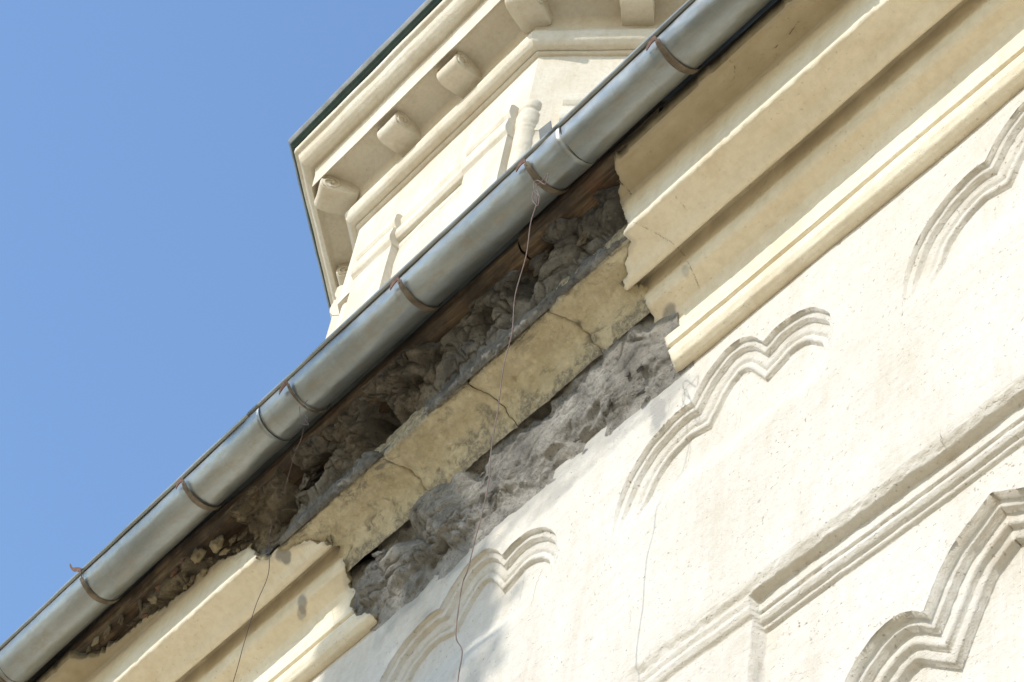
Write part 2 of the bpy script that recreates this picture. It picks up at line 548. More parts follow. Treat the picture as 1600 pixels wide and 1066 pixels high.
WALL_HOLES = []
def niche(cv, cusps, prof, y0, zb, zt, name, seed, label=None, apex=None):
    O, N = curve_samples(split_cusps(cv, cusps), 7)
    P3 = np.stack([O[:, 0], O[:, 0] * 0, O[:, 1]], -1)
    en = np.ones(len(O)) if zb is None else sstep(0, 12, np.minimum(np.arange(len(O)), len(O) - 1 - np.arange(len(O))).astype(float))
    O = O + en[:, None] * 0.0030 * np.stack([vnoise(P3 * 13, seed), vnoise(P3 * 13, seed + 1)], -1) + en[:, None] * 0.0012 * np.stack([vnoise(P3 * 45, seed), vnoise(P3 * 45, seed + 1)], -1)
    pr = np.array(prof)
    if apex is not None:
        cx = cv[apex, 0]
    rows = []
    wob = 0.0018 * vnoise(P3 * 18, seed + 4)
    if zb is None:
        tp = np.ones(len(O))
    else:
        tp = sstep(zb, zt, O[:, 1])
        wob = wob * tp
    for h, d in pr:
        h2 = h + (wob if h > 0.001 else 0)
        q = O + N * np.reshape(h2, (-1, 1) if np.ndim(h2) else (1, 1))
        if apex is not None and h > 0:
            i0 = np.argmin(np.abs(O[:, 0] - cx))
            lf = np.arange(len(O)) <= i0
            za = q[i0, 1]
            bad = (lf & (q[:, 0] > cx)) | (~lf & (q[:, 0] < cx))
            q[bad] = [cx, za]
        dd = d * tp if h >= 0 else d + 0 * tp
        rows.append(np.stack([q[:, 0], y0 + dd, q[:, 1]], -1))
    R = np.stack(rows, 1)
    inner = R[:, -1]
    zlow = (zb if zb is not None else -1.6)
    f = np.linspace(0, 1, 30)[1:]
    low = []
    for ff in f:
        z = inner[:, 2] * (1 - ff) + np.minimum(inner[:, 2], zlow) * ff
        if zb is not None:
            g_ = sstep(zb, zt, z)
        else:
            g_ = np.ones(len(z))
        low.append(np.stack([inner[:, 0], y0 + pr[-1, 1] * g_ - (0.0003 * ff if zb is not None else 0), z], -1))
    if zb is not None:
        low.append(np.stack([inner[:, 0], inner[:, 0] * 0 + y0 + 0.003, inner[:, 0] * 0 + zb - 0.012], -1))
    R = np.concatenate([R, np.stack(low, 1)], 1)
    if zb is not None:
        A_ = R[:1].copy(); B_ = R[-1:].copy()
        nm = len(pr)
        for E_, sg in ((A_, -1), (B_, 1)):
            E_[:, :nm, 2] -= 0.012
            E_[:, nm - 1:, 0] += sg * 0.012
            E_[..., 1] = y0 + 0.0016
        R = np.concatenate([A_, R, B_], 0)
        tp = np.concatenate([[0], tp, [0]])
    P = R.copy(); P[..., 1] = 0
    R[..., 1] += 0.0045 * fbm(P * 2.2, 3, 40) + 0.0013 * fbm(P * np.array([9., 1, 14.]), 3, 44)
    nz = 0.0016 * fbm(R * 28.0, 3, seed + 7)
    if zb is not None: nz = nz * tp[:, None] * sstep(zb, zb + 0.06, R[..., 2])
    R[..., 1] += nz; R[..., 2] += nz
    nu, nv = R.shape[:2]
    o = mesh_np(name, R.reshape(-1, 3), grid_faces(nu, nv, True), M['wall'], church, True, {'stain': np.zeros(nu * nv)})
    if label: o['label'] = label
    if zb is None:
        hole = np.concatenate([O, [[O[-1, 0], zlow], [O[0, 0], zlow]]])
    else:
        e_ = 0.004
        hole = np.concatenate([O, [inner[-1][[0, 2]] + [-e_, 0], [inner[-1, 0] - e_, zlow + e_], [inner[0, 0] + e_, zlow + e_], inner[0][[0, 2]] + [e_, 0]]])
    WALL_HOLES.append(hole)

def wall_depth(X, Z):
    shp = X.shape
    P = np.stack([X * 1.0, np.zeros(shp), Z * 1.0], -1)
    wob = 0.006 * fbm(P * np.array([3.0, 1, 3.0]), 2, 5) + 0.0022 * vnoise(P * 22.0, 9)
    Zw = Z + wob
    Xw = X + 0.003 * vnoise(P * 15, 31)
    dR = prof_depth(STR_R, Zw)
    dL = prof_depth(STR_L, Zw)
    r1 = sstep(XB1 - 0.004, XB1 + 0.004, Xw)
    r2 = sstep(XB2 - 0.004, XB2 + 0.004, Xw)
    dep = dL * (0.35 + 0.65 * r2) * (1 - r1) + dR * r1
    region = np.zeros(shp, int)
    region[(Z < 5.21) & (Z > 5.05)] = 9
    # hand-floated unevenness
    dep = dep + 0.0045 * fbm(P * 2.2, 3, 40) + 0.0013 * fbm(P * np.array([9., 1, 14.]), 3, 44)
    pit = vnoise(P * 55.0, 77)
    ru = fbm(P * 6.0, 3, 80)
    dep = dep + 0.0022 * np.clip(pit - 0.55, 0, 1) * 2 * sstep(-0.2, 0.4, ru)
    br = sstep(5.215, 5.185, Z) * sstep(5.145, 5.165, Z)
    dep = dep + br * 0.005 * fbm(P * np.array([35., 1, 60.]), 3, 90)
    return dep, region

def build_wall():
    xs = np.arange(-6.62, -2.10, 0.0062)
    zlo = np.arange(3.95, 5.05, 0.0056)
    zm = np.arange(5.05, 5.215, 0.0028)
    zh = np.arange(5.215, 6.60, 0.0056)
    zs = np.concatenate([zlo, zm, zh])
    X, Z = np.meshgrid(xs, zs, indexing='ij')
    for k, cx in enumerate(ORN_C):
        cv = orn_curve(cx)
        niche(cv, [10, 18], ORN_P, D, ORN_ZB, ORN_ZB + 0.25, 'lobed_niche', 1000 + 50 * k)
    niche(ARCH, [8, 13, 18], ARCH_P, ARCH_Y, None, None, 'blind_arch', 1300, None, 13)
    hidden = np.zeros(X.shape, bool)
    for hole in WALL_HOLES:
        bb = (X > hole[:, 0].min() - 0.02) & (X < hole[:, 0].max() + 0.02) & (Z < hole[:, 1].max() + 0.02) & (Z > hole[:, 1].min() - 0.02)
        q = np.stack([X[bb], Z[bb]], -1)
        ins = in_poly(q, hole)
        # nearest point on the outline
        best = np.full(len(q), 1e9); near = q.copy()
        for i in range(len(hole) - 1):
            a_, b_ = hole[i], hole[i + 1]
            ab = b_ - a_
            t_ = np.clip(((q - a_) @ ab) / max(ab @ ab, 1e-12), 0, 1)
            c_ = a_ + t_[:, None] * ab
            d_ = np.linalg.norm(q - c_, axis=1)
            m_ = d_ < best
            best[m_] = d_[m_]; near[m_] = c_[m_]
        snap = best < 0.0040
        xx = X[bb]; zz_ = Z[bb]
        xx[snap] = near[snap, 0]; zz_[snap] = near[snap, 1]
        X[bb] = xx; Z[bb] = zz_
        hh = hidden[bb]; hh[ins & ~snap] = True; hidden[bb] = hh
    dep, region = wall_depth(X, Z)
    V = np.stack([X, D + dep, Z], -1)
    # grey smears near the mortar patch and thin plaster splashes
    px = proj(V)
    P3 = V * 1.0
    st = np.zeros(X.shape)
    edge = [(1060, 590), (1000, 640), (900, 715), (850, 765), (740, 850), (690, 880), (645, 935), (560, 975)]
    dd = dist_line(px, edge)
    nz = fbm(P3 * np.array([9., 9., 14.]), 4, 13)
    st += sstep(34, 4, dd + nz * 30) * 0.6
    for (cu, cv_, r, a) in [(1028, 645, 11, .5), (1022, 668, 7, .4), (760, 905, 5, .6), (1045, 690, 6, .2), (590, 1000, 9, .25), (680, 1035, 5, .4)]:
        d2 = np.hypot(px[..., 0] - cu, (px[..., 1] - cv_) * 0.5)
        st += sstep(r * 1.3, r * 0.6, d2 + nz * 6) * a
    st = np.clip(st, 0, 0.8)
    nu, nv = X.shape
    Fq = grid_faces(nu, nv)
    hf = (hidden[:-1, :-1] | hidden[1:, :-1] | hidden[:-1, 1:] | hidden[1:, 1:]).ravel()
    rf = np.where(hf, -1, region[:-1, :-1].ravel())
    # custom normals across the seams: keep the whole heightfield's shading by sharing positions
    Vf = V.reshape(-1, 3); sf = st.ravel()
    def sub(name, sel, label=None):
        F2 = Fq[sel]
        used = np.unique(F2)
        rm = np.full(len(Vf), -1); rm[used] = np.arange(len(used))
        o = mesh_np(name, Vf[used], rm[F2], M['wall'], church, True, {'stain': sf[used]})
        if label: o['label'] = label
        return o
    sub('wall_face', (rf == 0))
    sub('string_moulding', rf == 9)
    # the plainer continuation of the wall on all sides
    def coarse(x0, x1, nx, zz, skip=False):
        xs2 = np.linspace(x0, x1, nx)
        X2, Z2 = np.meshgrid(xs2, zz, indexing='ij')
        dR = prof_depth(STR_R, Z2); dL = prof_depth(STR_L, Z2)
        dep2 = np.where(X2 > XB1, dR, dL * np.where(X2 > XB2, 1.0, 0.35))
        V2 = np.stack([X2, D + dep2, Z2], -1).reshape(-1, 3)
        return V2, grid_faces(nx, len(zz))
    zz = np.concatenate([np.linspace(-1.6, 5.0, 8), np.arange(5.06, 5.21, 0.006), np.linspace(5.25, 7.6, 6)])
    parts = [coarse(-14, xs[0], 6, zz), coarse(xs[-1], 5, 6, zz)]
    zb = np.linspace(-1.6, zs[0], 5)
    parts += [coarse(xs[0], XB2, 4, zb), coarse(XB2 + 1e-4, XB1, 3, zb), coarse(XB1 + 1e-4, xs[-1], 4, zb)]
    V2, F2 = join_np(parts)
    mesh_np('plain_wall', V2, F2, M['wall'], church, True, {'stain': np.zeros(len(V2))})
build_wall()

# ------------------------------------------------------------------ cornice plaster shells
CORN = [(2.562, 6.945), (2.600, 6.957), (2.650, 6.955), (2.672, 6.948), (2.680, 6.932), (2.684, 6.86), (2.683, 6.754), (2.690, 6.746), (2.750, 6.740),
        (2.768, 6.732), (2.795, 6.708), (2.812, 6.703), (2.822, 6.715), (2.838, 6.765), (2.856, 6.772), (2.862, 6.740), (2.864, 6.690), (2.868, 6.664), (2.882, 6.650), (2.905, 6.645), (2.932, 6.632), (2.948, 6.608), (2.950, 6.594),
        (2.950, 6.502), (2.963, 6.497), (2.955, 6.484), (2.947, 6.460), (2.949, 6.434), (2.960, 6.412), (2.980, 6.399), (2.998, 6.402), (3.015, 6.410)]
DAMAGE = [(20, 1130), (40, 1095), (66, 1066), (85, 1051), (110, 1027), (124, 1030), (151, 1024), (182, 1002), (205, 985), (233, 960), (261, 945), (272, 931), (300, 914),
          (303, 900), (328, 884), (345, 872), (365, 867), (390, 853), (401, 862), (399, 875), (418, 874), (429, 860), (446, 862), (458, 853), (485, 842),
          (520, 851), (542, 850), (537, 875), (544, 905), (548, 918), (556, 925), (551, 948), (560, 962), (573, 958), (588, 963), (600, 990),
          (700, 1000), (1100, 640), (1052, 578), (1047, 560), (1040, 545), (1036, 522), (1024, 516), (1020, 500), (1012, 486), (1003, 462), (992, 464), (974, 455), (973, 444),
          (980, 428), (975, 410), (984, 378), (972, 366), (980, 352), (972, 330), (964, 300), (968, 288), (958, 262), (963, 248), (1010, 207), (1085, 137), (1093, 127), (1122, 105), (1135, 92),
          (1148, 80), (1236, 0), (1330, -90), (1250, -150), (-200, 1130)]

def cornice_shell(name, x0, x1, step, label, seed):
    prof = resample(CORN, 0.006)
    nrm = prof_normals(prof)
    xs = np.arange(x0, x1 + 1e-6, step)
    nu, nv = len(xs), len(prof)
    X = np.repeat(xs[:, None], nv, 1)
    Yb = np.repeat(prof[None, :, 0], nu, 0)
    Zb = np.repeat(prof[None, :, 1], nu, 0)
    P = np.stack([X, Yb, Zb], -1)
    h = 0.0045 * fbm(P * np.array([1.6, 6, 6]), 3, seed) + 0.0012 * fbm(P * np.array([14., 40, 40]), 3, seed + 3)
    ragged = np.exp(-((Zb - 6.752) / 0.012) ** 2) * np.exp(-((Yb - 2.684) / 0.02) ** 2)
    h = h + ragged * 0.003 * vnoise(P * np.array([40., 40, 40]), seed + 8)
    V = np.stack([X, Yb + nrm[None, :, 0] * h, Zb + nrm[None, :, 1] * h], -1)
    px = proj(V)
    Pw = P + 0.02 * np.stack([vnoise(P * 18, 31), vnoise(P * 18, 32), vnoise(P * 18, 33)], -1)
    def cellr(sc_, sd_):
        c_ = np.floor(Pw @ np.array([[0.8, 0.45, 0.3], [-0.5, 0.8, 0.2], [-0.3, -0.3, 0.9]]) * sc_).astype(np.int64)
        return np.stack([hsh(c_[..., 0], c_[..., 1], c_[..., 2], sd_), hsh(c_[..., 0], c_[..., 1], c_[..., 2], sd_ + 1)], -1) * 2 - 1
    jag = cellr(30, 3) * 2.0 + cellr(75, 7) * 1.7 + np.stack([vnoise(P * 30, 6), vnoise(P * 30, 7)], -1) * 1.2
    jag = jag * np.clip(0.55 + 1.6 * vnoise(P * 8, 55), 0.1, 1.5)[..., None]
    jag = jag * np.where((px[..., 1] < 235) & (px[..., 0] > 975), 0.4, 1.0)[..., None]
    bad = in_poly(px + jag, DAMAGE)
    d = dist_line(px, DAMAGE, True)
    nz = fbm(P * 16.0, 4, 19)
    st = sstep(9, 1, d + nz * 7) * 0.35
    for (cu, cv_, r, a) in [(1046, 493, 9, .75), (1072, 423, 6, .4), (472, 940, 7, .8), (470, 958, 5, .6), (448, 868, 6, .9), (438, 858, 8, .9), (1052, 500, 5, .5)]:
        d2 = np.hypot(px[..., 0] - cu, (px[..., 1] - cv_) * 0.55)
        st += sstep(r * 1.2, r * 0.7, d2 + nz * 6) * a
    # painted shade: the inner corner is darkened through the stain values
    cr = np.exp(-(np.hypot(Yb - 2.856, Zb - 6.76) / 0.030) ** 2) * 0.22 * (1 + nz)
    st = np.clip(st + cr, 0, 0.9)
    gr = sstep(2.690, 2.672, Yb) * sstep(6.90, 6.935, Zb) * (0.70 + 0.18 * nz) + 0.18 * sstep(2.835, 2.85, Yb) * sstep(6.64, 6.67, Zb) * (1 + nz)  # browner upper soffit band; the fainter second tint paints shade into the recess
    Fq = grid_faces(nu, nv, True)
    bf = bad[:-1, :-1] | bad[1:, :-1] | bad[:-1, 1:] | bad[1:, 1:]
    V2, F2, at = clean_cut(V.reshape(-1, 3), Fq, ~bf.ravel(), {'stain': st, 'brown_tint': np.clip(gr, 0, 0.95)}, 1)
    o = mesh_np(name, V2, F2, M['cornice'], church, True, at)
    o['label'] = label
    md = o.modifiers.new('thickness', 'SOLIDIFY'); md.thickness = 0.034; md.offset = -1
    o.data.materials.append(M['rubble']); md.material_offset_rim = 1; md.material_offset = 0
    return o
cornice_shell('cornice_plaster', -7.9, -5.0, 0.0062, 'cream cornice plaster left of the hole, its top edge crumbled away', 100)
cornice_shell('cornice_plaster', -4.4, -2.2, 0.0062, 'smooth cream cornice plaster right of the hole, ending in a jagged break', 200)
for x0, x1 in ((-14.0, -7.9), (-2.2, 5.0)):
    prof = resample(CORN, 0.03)
    xs = np.linspace(x0, x1, 30)
    V = np.stack([np.repeat(xs[:, None], len(prof), 1), np.repeat(prof[None, :, 0], 30, 0), np.repeat(prof[None, :, 1], 30, 0)], -1).reshape(-1, 3)
    mesh_np('cornice_plaster', V, grid_faces(30, len(prof), True), M['cornice'], church, True, {'stain': np.zeros(len(V))})

# ------------------------------------------------------------------ mortar
def clay(P, seed, big, mid):
    """height of hand-thrown mortar: clods of very different size, smears, creases and deep pits"""
    W = np.stack([vnoise(P * 7, seed), vnoise(P * 7, seed + 1), vnoise(P * 7, seed + 2)], -1)
    W2 = np.stack([vnoise(P * 21, seed + 3), vnoise(P * 21, seed + 4), vnoise(P * 21, seed + 6)], -1)
    Q = P + 0.060 * W + 0.018 * W2
    f1, f2 = worley(Q * np.array([5.5, 8, 8]), seed + 5)
    g1, g2 = worley(Q * np.array([15.0, 19, 19]), seed + 9)
    k1, k2 = worley(Q * np.array([38.0, 44, 44]), seed + 10)
    n = fbm(Q * 3.2, 3, seed + 12)
    rough = sstep(-0.25, 0.25, fbm(P * 4.0, 2, seed + 33))          # where it is broken up, where trowelled
    fold = 1 - np.abs(fbm(Q * np.array([8., 15., 15.]), 3, seed + 14)) * 2.4
    h = big * (0.9 * (0.55 - f1) + 1.2 * n)
    h = h - big * 0.30 * np.exp(-((f2 - f1) / 0.05) ** 2)
    h = h + rough * (mid * 1.5 * (0.55 - g1) - mid * 0.9 * np.exp(-((g2 - g1) / 0.07) ** 2) + mid * 0.45 * (0.5 - k1) - mid * 0.3 * np.exp(-((k2 - k1) / 0.10) ** 2))
    h = h + (0.3 + 0.7 * rough) * mid * 0.9 * np.clip(fold, -0.6, 1)
    pit = fbm(Q * np.array([4.5, 7., 7.]), 2, seed + 41)
    h = h - 0.085 * sstep(0.20, 0.42, pit)
    h = h + 0.010 * fbm(Q * np.array([4., 30., 30.]), 2, seed + 51) * (1 - 0.5 * rough)
    h = h + 0.0030 * fbm(P * 80.0, 3, seed + 20) * (0.3 + 0.7 * rough)
    return h, n, f1

def mortar_sheet(name, prof, x0, x1, step, amp, seed, label, limit, ramp_px=14, holes=()):
    prof = resample(prof, step)
    nrm = prof_normals(prof)
    xs = np.arange(x0, x1, step)
    nu, nv = len(xs), len(prof)
    t = np.linspace(0, 1, nv)[None]
    X = np.repeat(xs[:, None], nv, 1)
    Yb = np.repeat(prof[None, :, 0], nu, 0)
    Zb = np.repeat(prof[None, :, 1], nu, 0)
    P = np.stack([X, Yb, Zb], -1)
    h, n, f1 = clay(P, seed, 0.050, 0.018)
    a = amp(X, np.repeat(t, nu, 0))
    h = h * a
    px = proj(P)
    ins = in_poly(px, limit)
    d = dist_line(px, limit, True)
    sd = np.where(ins, d, -d)
    rag = fbm(P * np.array([14., 20, 20]), 4, seed + 60) * 24
    for (cu, cv_, r_, dp) in holes:
        dq = np.hypot(px[..., 0] - cu, px[..., 1] - cv_) + 7 * fbm(P * 20, 2, seed + 44)
        h = h - dp * np.exp(-(dq / r_) ** 2)
    k = sstep(-2, ramp_px, sd + rag)
    h = h * (0.15 + 0.85 * k) + (k - 1) * 0.035 * (14 / ramp_px) ** 0.5 + 0.004 * k
    V = np.stack([X + 0.35 * h * vnoise(P * 20, seed + 70), Yb + nrm[None, :, 0] * h, Zb + nrm[None, :, 1] * h], -1)
    tan = np.clip(0.5 + 1.4 * fbm(P * 3.5, 3, seed + 80), 0, 1) * 0.55
    Fq = grid_faces(nu, nv, True)
    far = (sd < -22)
    ff = far[:-1, :-1] & far[1:, 1:]
    keep = ~ff.ravel()
    return V, Fq[keep], tan, X, np.repeat(t, nu, 0), px

UP = [(2.598, 7.020), (2.628, 6.985), (2.675, 6.945), (2.712, 6.890), (2.722, 6.83), (2.712, 6.795), (2.710, 6.772), (2.724, 6.766)]
def amp_up(X, t):
    P = np.stack([X, X * 0, X * 0], -1)
    e_ = 0.12 * fbm(P * 5, 3, 61)
    a = 1.0 - 0.75 * sstep(0.66, 0.88, t + e_)
    return a
UPLIM = DAMAGE
V, Fq, tan, X, t, px = mortar_sheet('m', UP, -7.9, -3.9, 0.0043, amp_up, 300, '', UPLIM, 14, [(600, 672, 26, .11), (588, 640, 12, .06), (690, 560, 16, .07), (823, 445, 22, .10), (850, 395, 14, .07), (770, 500, 14, .06), (500, 735, 18, .08), (920, 320, 12, .06), (455, 780, 14, .06), (640, 600, 10, .06)])
rt = 0.015 + 0.15 * sstep(-5.2, -5.0, X) * (1 - sstep(-4.55, -4.4, X)) + 0.12 * sstep(-4.3, -4.2, X) + 0.10 * sstep(-5.9, -6.3, X) + 0.06 * vnoise(np.stack([X * 9, t * 0, t * 0], -1), 91)
back = (1 - sstep(rt - 0.05, rt + 0.05, t)) * 0.05
V[..., 1] += back - 0.010; V[..., 2] += back * 0.9 - 0.006
tan = np.clip(tan + sstep(-5.7, -6.3, X) * 0.6 - sstep(0.7, 0.85, t) * 0.8 - sstep(-4.9, -4.4, X) * 0.35 + sstep(0.35, 0.05, t) * 0.25, 0, 1)
o = mesh_np('rough_mortar', V, Fq, M['mortar'], church, True, {'tan': tan})
o['label'] = 'lumpy grey-brown mortar packed above the stone course'

LOW = [(2.885, 6.680), (2.902, 6.635), (2.922, 6.570), (2.946, 6.50), (2.966, 6.43), (2.984, 6.36), (2.994, 6.30), (2.996, 6.18)]
LOWLIM = [(535, 830), (548, 925), (553, 958), (590, 962), (612, 948), (640, 930), (668, 895), (690, 872), (712, 862), (735, 838), (765, 800), (800, 785), (832, 764), (850, 742), (890, 716), (900, 700), (932, 684),
          (965, 655), (1003, 618), (1032, 602), (1056, 577), (1045, 540), (1025, 500), (1010, 440), (820, 560), (600, 760)]
def amp_low(X, t):
    # the smooth trowelled swathe near the right end and the curl at the left
    P = np.stack([X, t, t * 0], -1)
    sm = sstep(0.1, 0.45, fbm(P * np.array([2.6, 3.0, 1]), 2, 7))
    a = 0.8 * (1 - 0.75 * sm)
    return a * (1.0 - 0.45 * sstep(0.55, 0.9, t)) * sstep(-0.1, 0.28, t)
V, Fq, tan, X, t, px = mortar_sheet('m', LOW, -5.75, -3.85, 0.0040, amp_low, 500, '', LOWLIM, 40, [(640, 838, 20, .06), (740, 735, 14, .04), (560, 860, 12, .05), (840, 640, 14, .05)])
bk = sstep(0.34, 0.06, t) * (0.010 + 0.034 * fbm(np.stack([X * 6, t * 3, t * 0], -1), 3, 93))
V[..., 1] += bk; V[..., 2] += bk * 0.5
tan = np.clip(tan * 0.4, 0, 1)
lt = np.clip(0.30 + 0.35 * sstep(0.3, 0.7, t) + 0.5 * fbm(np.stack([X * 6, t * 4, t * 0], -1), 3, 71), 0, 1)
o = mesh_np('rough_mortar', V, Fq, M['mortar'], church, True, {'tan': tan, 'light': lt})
o['label'] = 'lumpy grey mortar filling the angle below the stone course'

# ------------------------------------------------------------------ stone course
STONE = [(2.714, 6.840), (2.713, 6.762), (2.718, 6.752), (2.775, 6.741), (2.806, 6.733), (2.836, 6.716), (2.862, 6.694), (2.882, 6.668), (2.896, 6.648)]
joints = [-5.95, -1.969 * 2.715, -1.810 * 2.715, -1.658 * 2.715, -3.92]
tilt = [0.0, 0.003, -0.001, 0.002]
prof = resample(STONE, 0.005)
nrm = prof_normals(prof)
for k in range(4):
    xa, xb = joints[k] + 0.0008, joints[k + 1] - 0.0008
    xs = np.linspace(xa, xb, int((xb - xa) / 0.0055))
    nu, nv = len(xs), len(prof)
    X = np.repeat(xs[:, None], nv, 1)
    skew = np.clip((prof[:, 0] - 2.718), 0, 1)[None] * 0.35      # the joints run slightly askew
    Yb = np.repeat(prof[None, :, 0], nu, 0); Zb = np.repeat(prof[None, :, 1], nu, 0)
    jg = 0.006 * vnoise(np.stack([prof[:, 0] * 30, prof[:, 1] * 30, prof[:, 0] * 0], -1), 5) + 0.002 * vnoise(np.stack([prof[:, 0] * 120, prof[:, 1] * 120, prof[:, 0] * 0], -1), 6)
    P = np.stack([X + skew + jg[None], Yb, Zb], -1)
    e = np.minimum(X - xa, xb - X)
    h = 0.011 * fbm(P * 6, 4, 600 + k) + 0.0045 * fbm(P * 40, 4, 620, 0.65) + 0.0012 * vnoise(P * 130, 3) + tilt[k] + (xs[:, None] - xs.mean()) * 0.008 * (-1) ** k
    h = h - (0.010 + 0.006 * vnoise(P * 25, 9)) * np.exp(-e / (0.006 + 0.005 * np.clip(vnoise(P * 12, 8), 0, 1)))
    f1, f2 = worley(P * 22, 640)
    ie = int(np.argmin(np.hypot(prof[:, 0] - 2.718, prof[:, 1] - 6.752)))
    de = np.abs(np.arange(nv) - ie)[None] * 0.005
    h = h - 0.022 * np.clip(fbm(P * np.array([14., 5, 5]), 3, 645) + 0.15, 0, 1) * np.exp(-(de / 0.022) ** 2)
    h = h - 0.006 * sstep(0.30, 0.1, f1) * (vnoise(P * 6, 650) > 0.15)
    V = np.stack([P[..., 0], Yb + nrm[None, :, 0] * h, Zb + nrm[None, :, 1] * h], -1)
    px = proj(V)
    outside = ~in_poly(px, DAMAGE)
    dd_ = dist_line(px, DAMAGE, True)
    V[..., 2] += sstep(0, 14, dd_) * outside * 0.03
    tt = np.repeat(np.linspace(0, 1, nv)[None], nu, 0)
    smear = sstep(0.50, 0.85, tt) * 1.0 + sstep(0.50, 0.32, tt) * 0.7
    smear = np.clip(smear + 0.35 * (k == 0) + sstep(960, 1010, px[..., 0]) * 0.5, 0, 1)
    nz = fbm(P * 18, 4, 660)
    st = sstep(0.84, 0.93, tt + nz * 0.30) * 0.9 + sstep(0.34, 0.27, tt + nz * 0.06) * 0.9
    for (cu, cv_, r) in [(775, 655, 13), (760, 640, 9), (905, 505, 7), (925, 530, 9), (700, 640, 7), (985, 515, 16), (730, 748, 10)]:
        d2 = np.hypot(px[..., 0] - cu, px[..., 1] - cv_)
        st += sstep(r * 1.3, r * 0.7, d2 + nz * 12) * 0.85
    far = outside & (dd_ > 9)
    keep = ~(far[:-1, :-1] & far[1:, 1:]).ravel()
    mesh_np('stone_block', V.reshape(-1, 3), grid_faces(nu, nv, True)[keep], M['stone'], church, True, {'smear': smear, 'stain': np.clip(st, 0, 0.95)})
# the masonry core behind, so that no joint looks through
V, Fq = box_np(-14, 5, 2.97, 3.6, 6.62, 6.90)
mesh_np('masonry_core', V, Fq, M['rubble'], church, False)
V, Fq = box_np(-14, 5, 2.80, 3.6, 6.90, 7.10)
mesh_np('masonry_core', V, Fq, M['rubble'], church, False)

# ------------------------------------------------------------------ timber under the eave
WOOD = [(2.70, 7.10), (2.62, 7.10), (2.596, 7.088), (2.588, 7.055), (2.592, 7.020), (2.604, 7.003), (2.640, 6.996), (2.70, 7.01), (2.76, 7.06)]
wj = [-14.0, -8.2, -1.828 * 2.6, -3.86, 5.0]
xg = at_y(815, 385, 2.6)[0]
wj[2] = xg
prof = resample(WOOD, 0.008)
nrm = prof_normals(prof)
for k in range(4):
    xa, xb = wj[k] + 0.006, wj[k + 1] - 0.006
    xs = np.unique(np.concatenate([np.arange(max(xa, -7.9), min(xb, -2.1), 0.012), [xa, xb]]))
    nu, nv = len(xs), len(prof)
    X = np.repeat(xs[:, None], nv, 1)
    Yb = np.repeat(prof[None, :, 0], nu, 0); Zb = np.repeat(prof[None, :, 1], nu, 0)
    P = np.stack([X, Yb, Zb], -1)
    h = 0.012 * fbm(P * np.array([1.2, 14, 14]), 4, 700 + k) + 0.004 * fbm(P * np.array([6., 60, 60]), 3, 720) + (0.010 if k == 2 else 0)
    V = np.stack([X, Yb - nrm[None, :, 0] * -h, Zb + nrm[None, :, 1] * h], -1)
    o = mesh_np('eave_beam', V.reshape(-1, 3), grid_faces(nu, nv, True), M['wood'], church, True)
    # cut ends
    me = o.data
# ------------------------------------------------------------------ roof over the wall
RZ = 7.094
V = []
for x in (-14.0, 5.0):
    for (y, z) in [(2.47, RZ - 0.055), (2.47, RZ - 0.045), (6.5, RZ + 1.75), (6.5, RZ + 1.70), (2.62, RZ + 0.02)]:
        V.append((x, y, z))
Fq = [[0, 1, 6, 5], [1, 2, 7, 6], [2, 3, 8, 7], [3, 4, 9, 8], [4, 0, 5, 9]]
o = mesh_np('sheet_roof', V, Fq, M['lead'], church, False)

# ------------------------------------------------------------------ rubble pieces and clods
def rock(seed, sx, sy, sz, sub=10, flat=0.35):
    th = np.linspace(0, np.pi, sub)
    ph = np.linspace(0, 2 * np.pi, sub * 2, endpoint=False)
    T_, Ph = np.meshgrid(th, ph, indexing='ij')
    N = np.stack([np.sin(T_) * np.cos(Ph), np.sin(T_) * np.sin(Ph), np.cos(T_)], -1)
    f1, f2 = worley(N * 1.3 + seed * 7.7, seed)
    r = 1 + 0.75 * fbm(N * 1.3 + seed * 3.1, 3, seed) - flat * f1 * 0.9 + 0.12 * vnoise(N * 5 + seed, seed)
    V = N * r[..., None] * np.array([sx, sy, sz])
    n, m = T_.shape
    i = np.arange(n - 1)[:, None] * m; j = np.arange(m)[None]; j2 = (j + 1) % m
    Fq = np.stack([(i + j).ravel(), (i + m + j).ravel(), (i + m + j2).ravel(), (i + j2).ravel()], 1)
    return V.reshape(-1, 3), Fq

rng = random.Random(11)
prof_u = resample(UP, 0.004)
def on_profile(u, v, prof_, off):
    r = ray(u, v); k = r[2] / r[1]
    pr = resample(prof_, 0.004)
    kk = pr[:, 1] / pr[:, 0]
    i = int(np.argmin(np.abs(kk - k)))
    return pr[i, 0] - off
def put_rock(u, v, y, size, name, mat, seed, asp=(1, 0.6, 0.8)):
    p = at_y(u, v, y)
    V, Fq = rock(seed, size * asp[0], size * asp[1], size * asp[2])
    a = rng.uniform(-0.6, 0.6); b = rng.uniform(-0.5, 0.5)
    Rz = Matrix.Rotation(a, 3, 'Y') @ Matrix.Rotation(b, 3, 'Z')
    V = V @ np.array(Rz).T + p
    return mesh_np(name, V, Fq, mat, church, True, {'tan': np.full(len(V), 0.9 if mat is M['mortar'] else 0)})
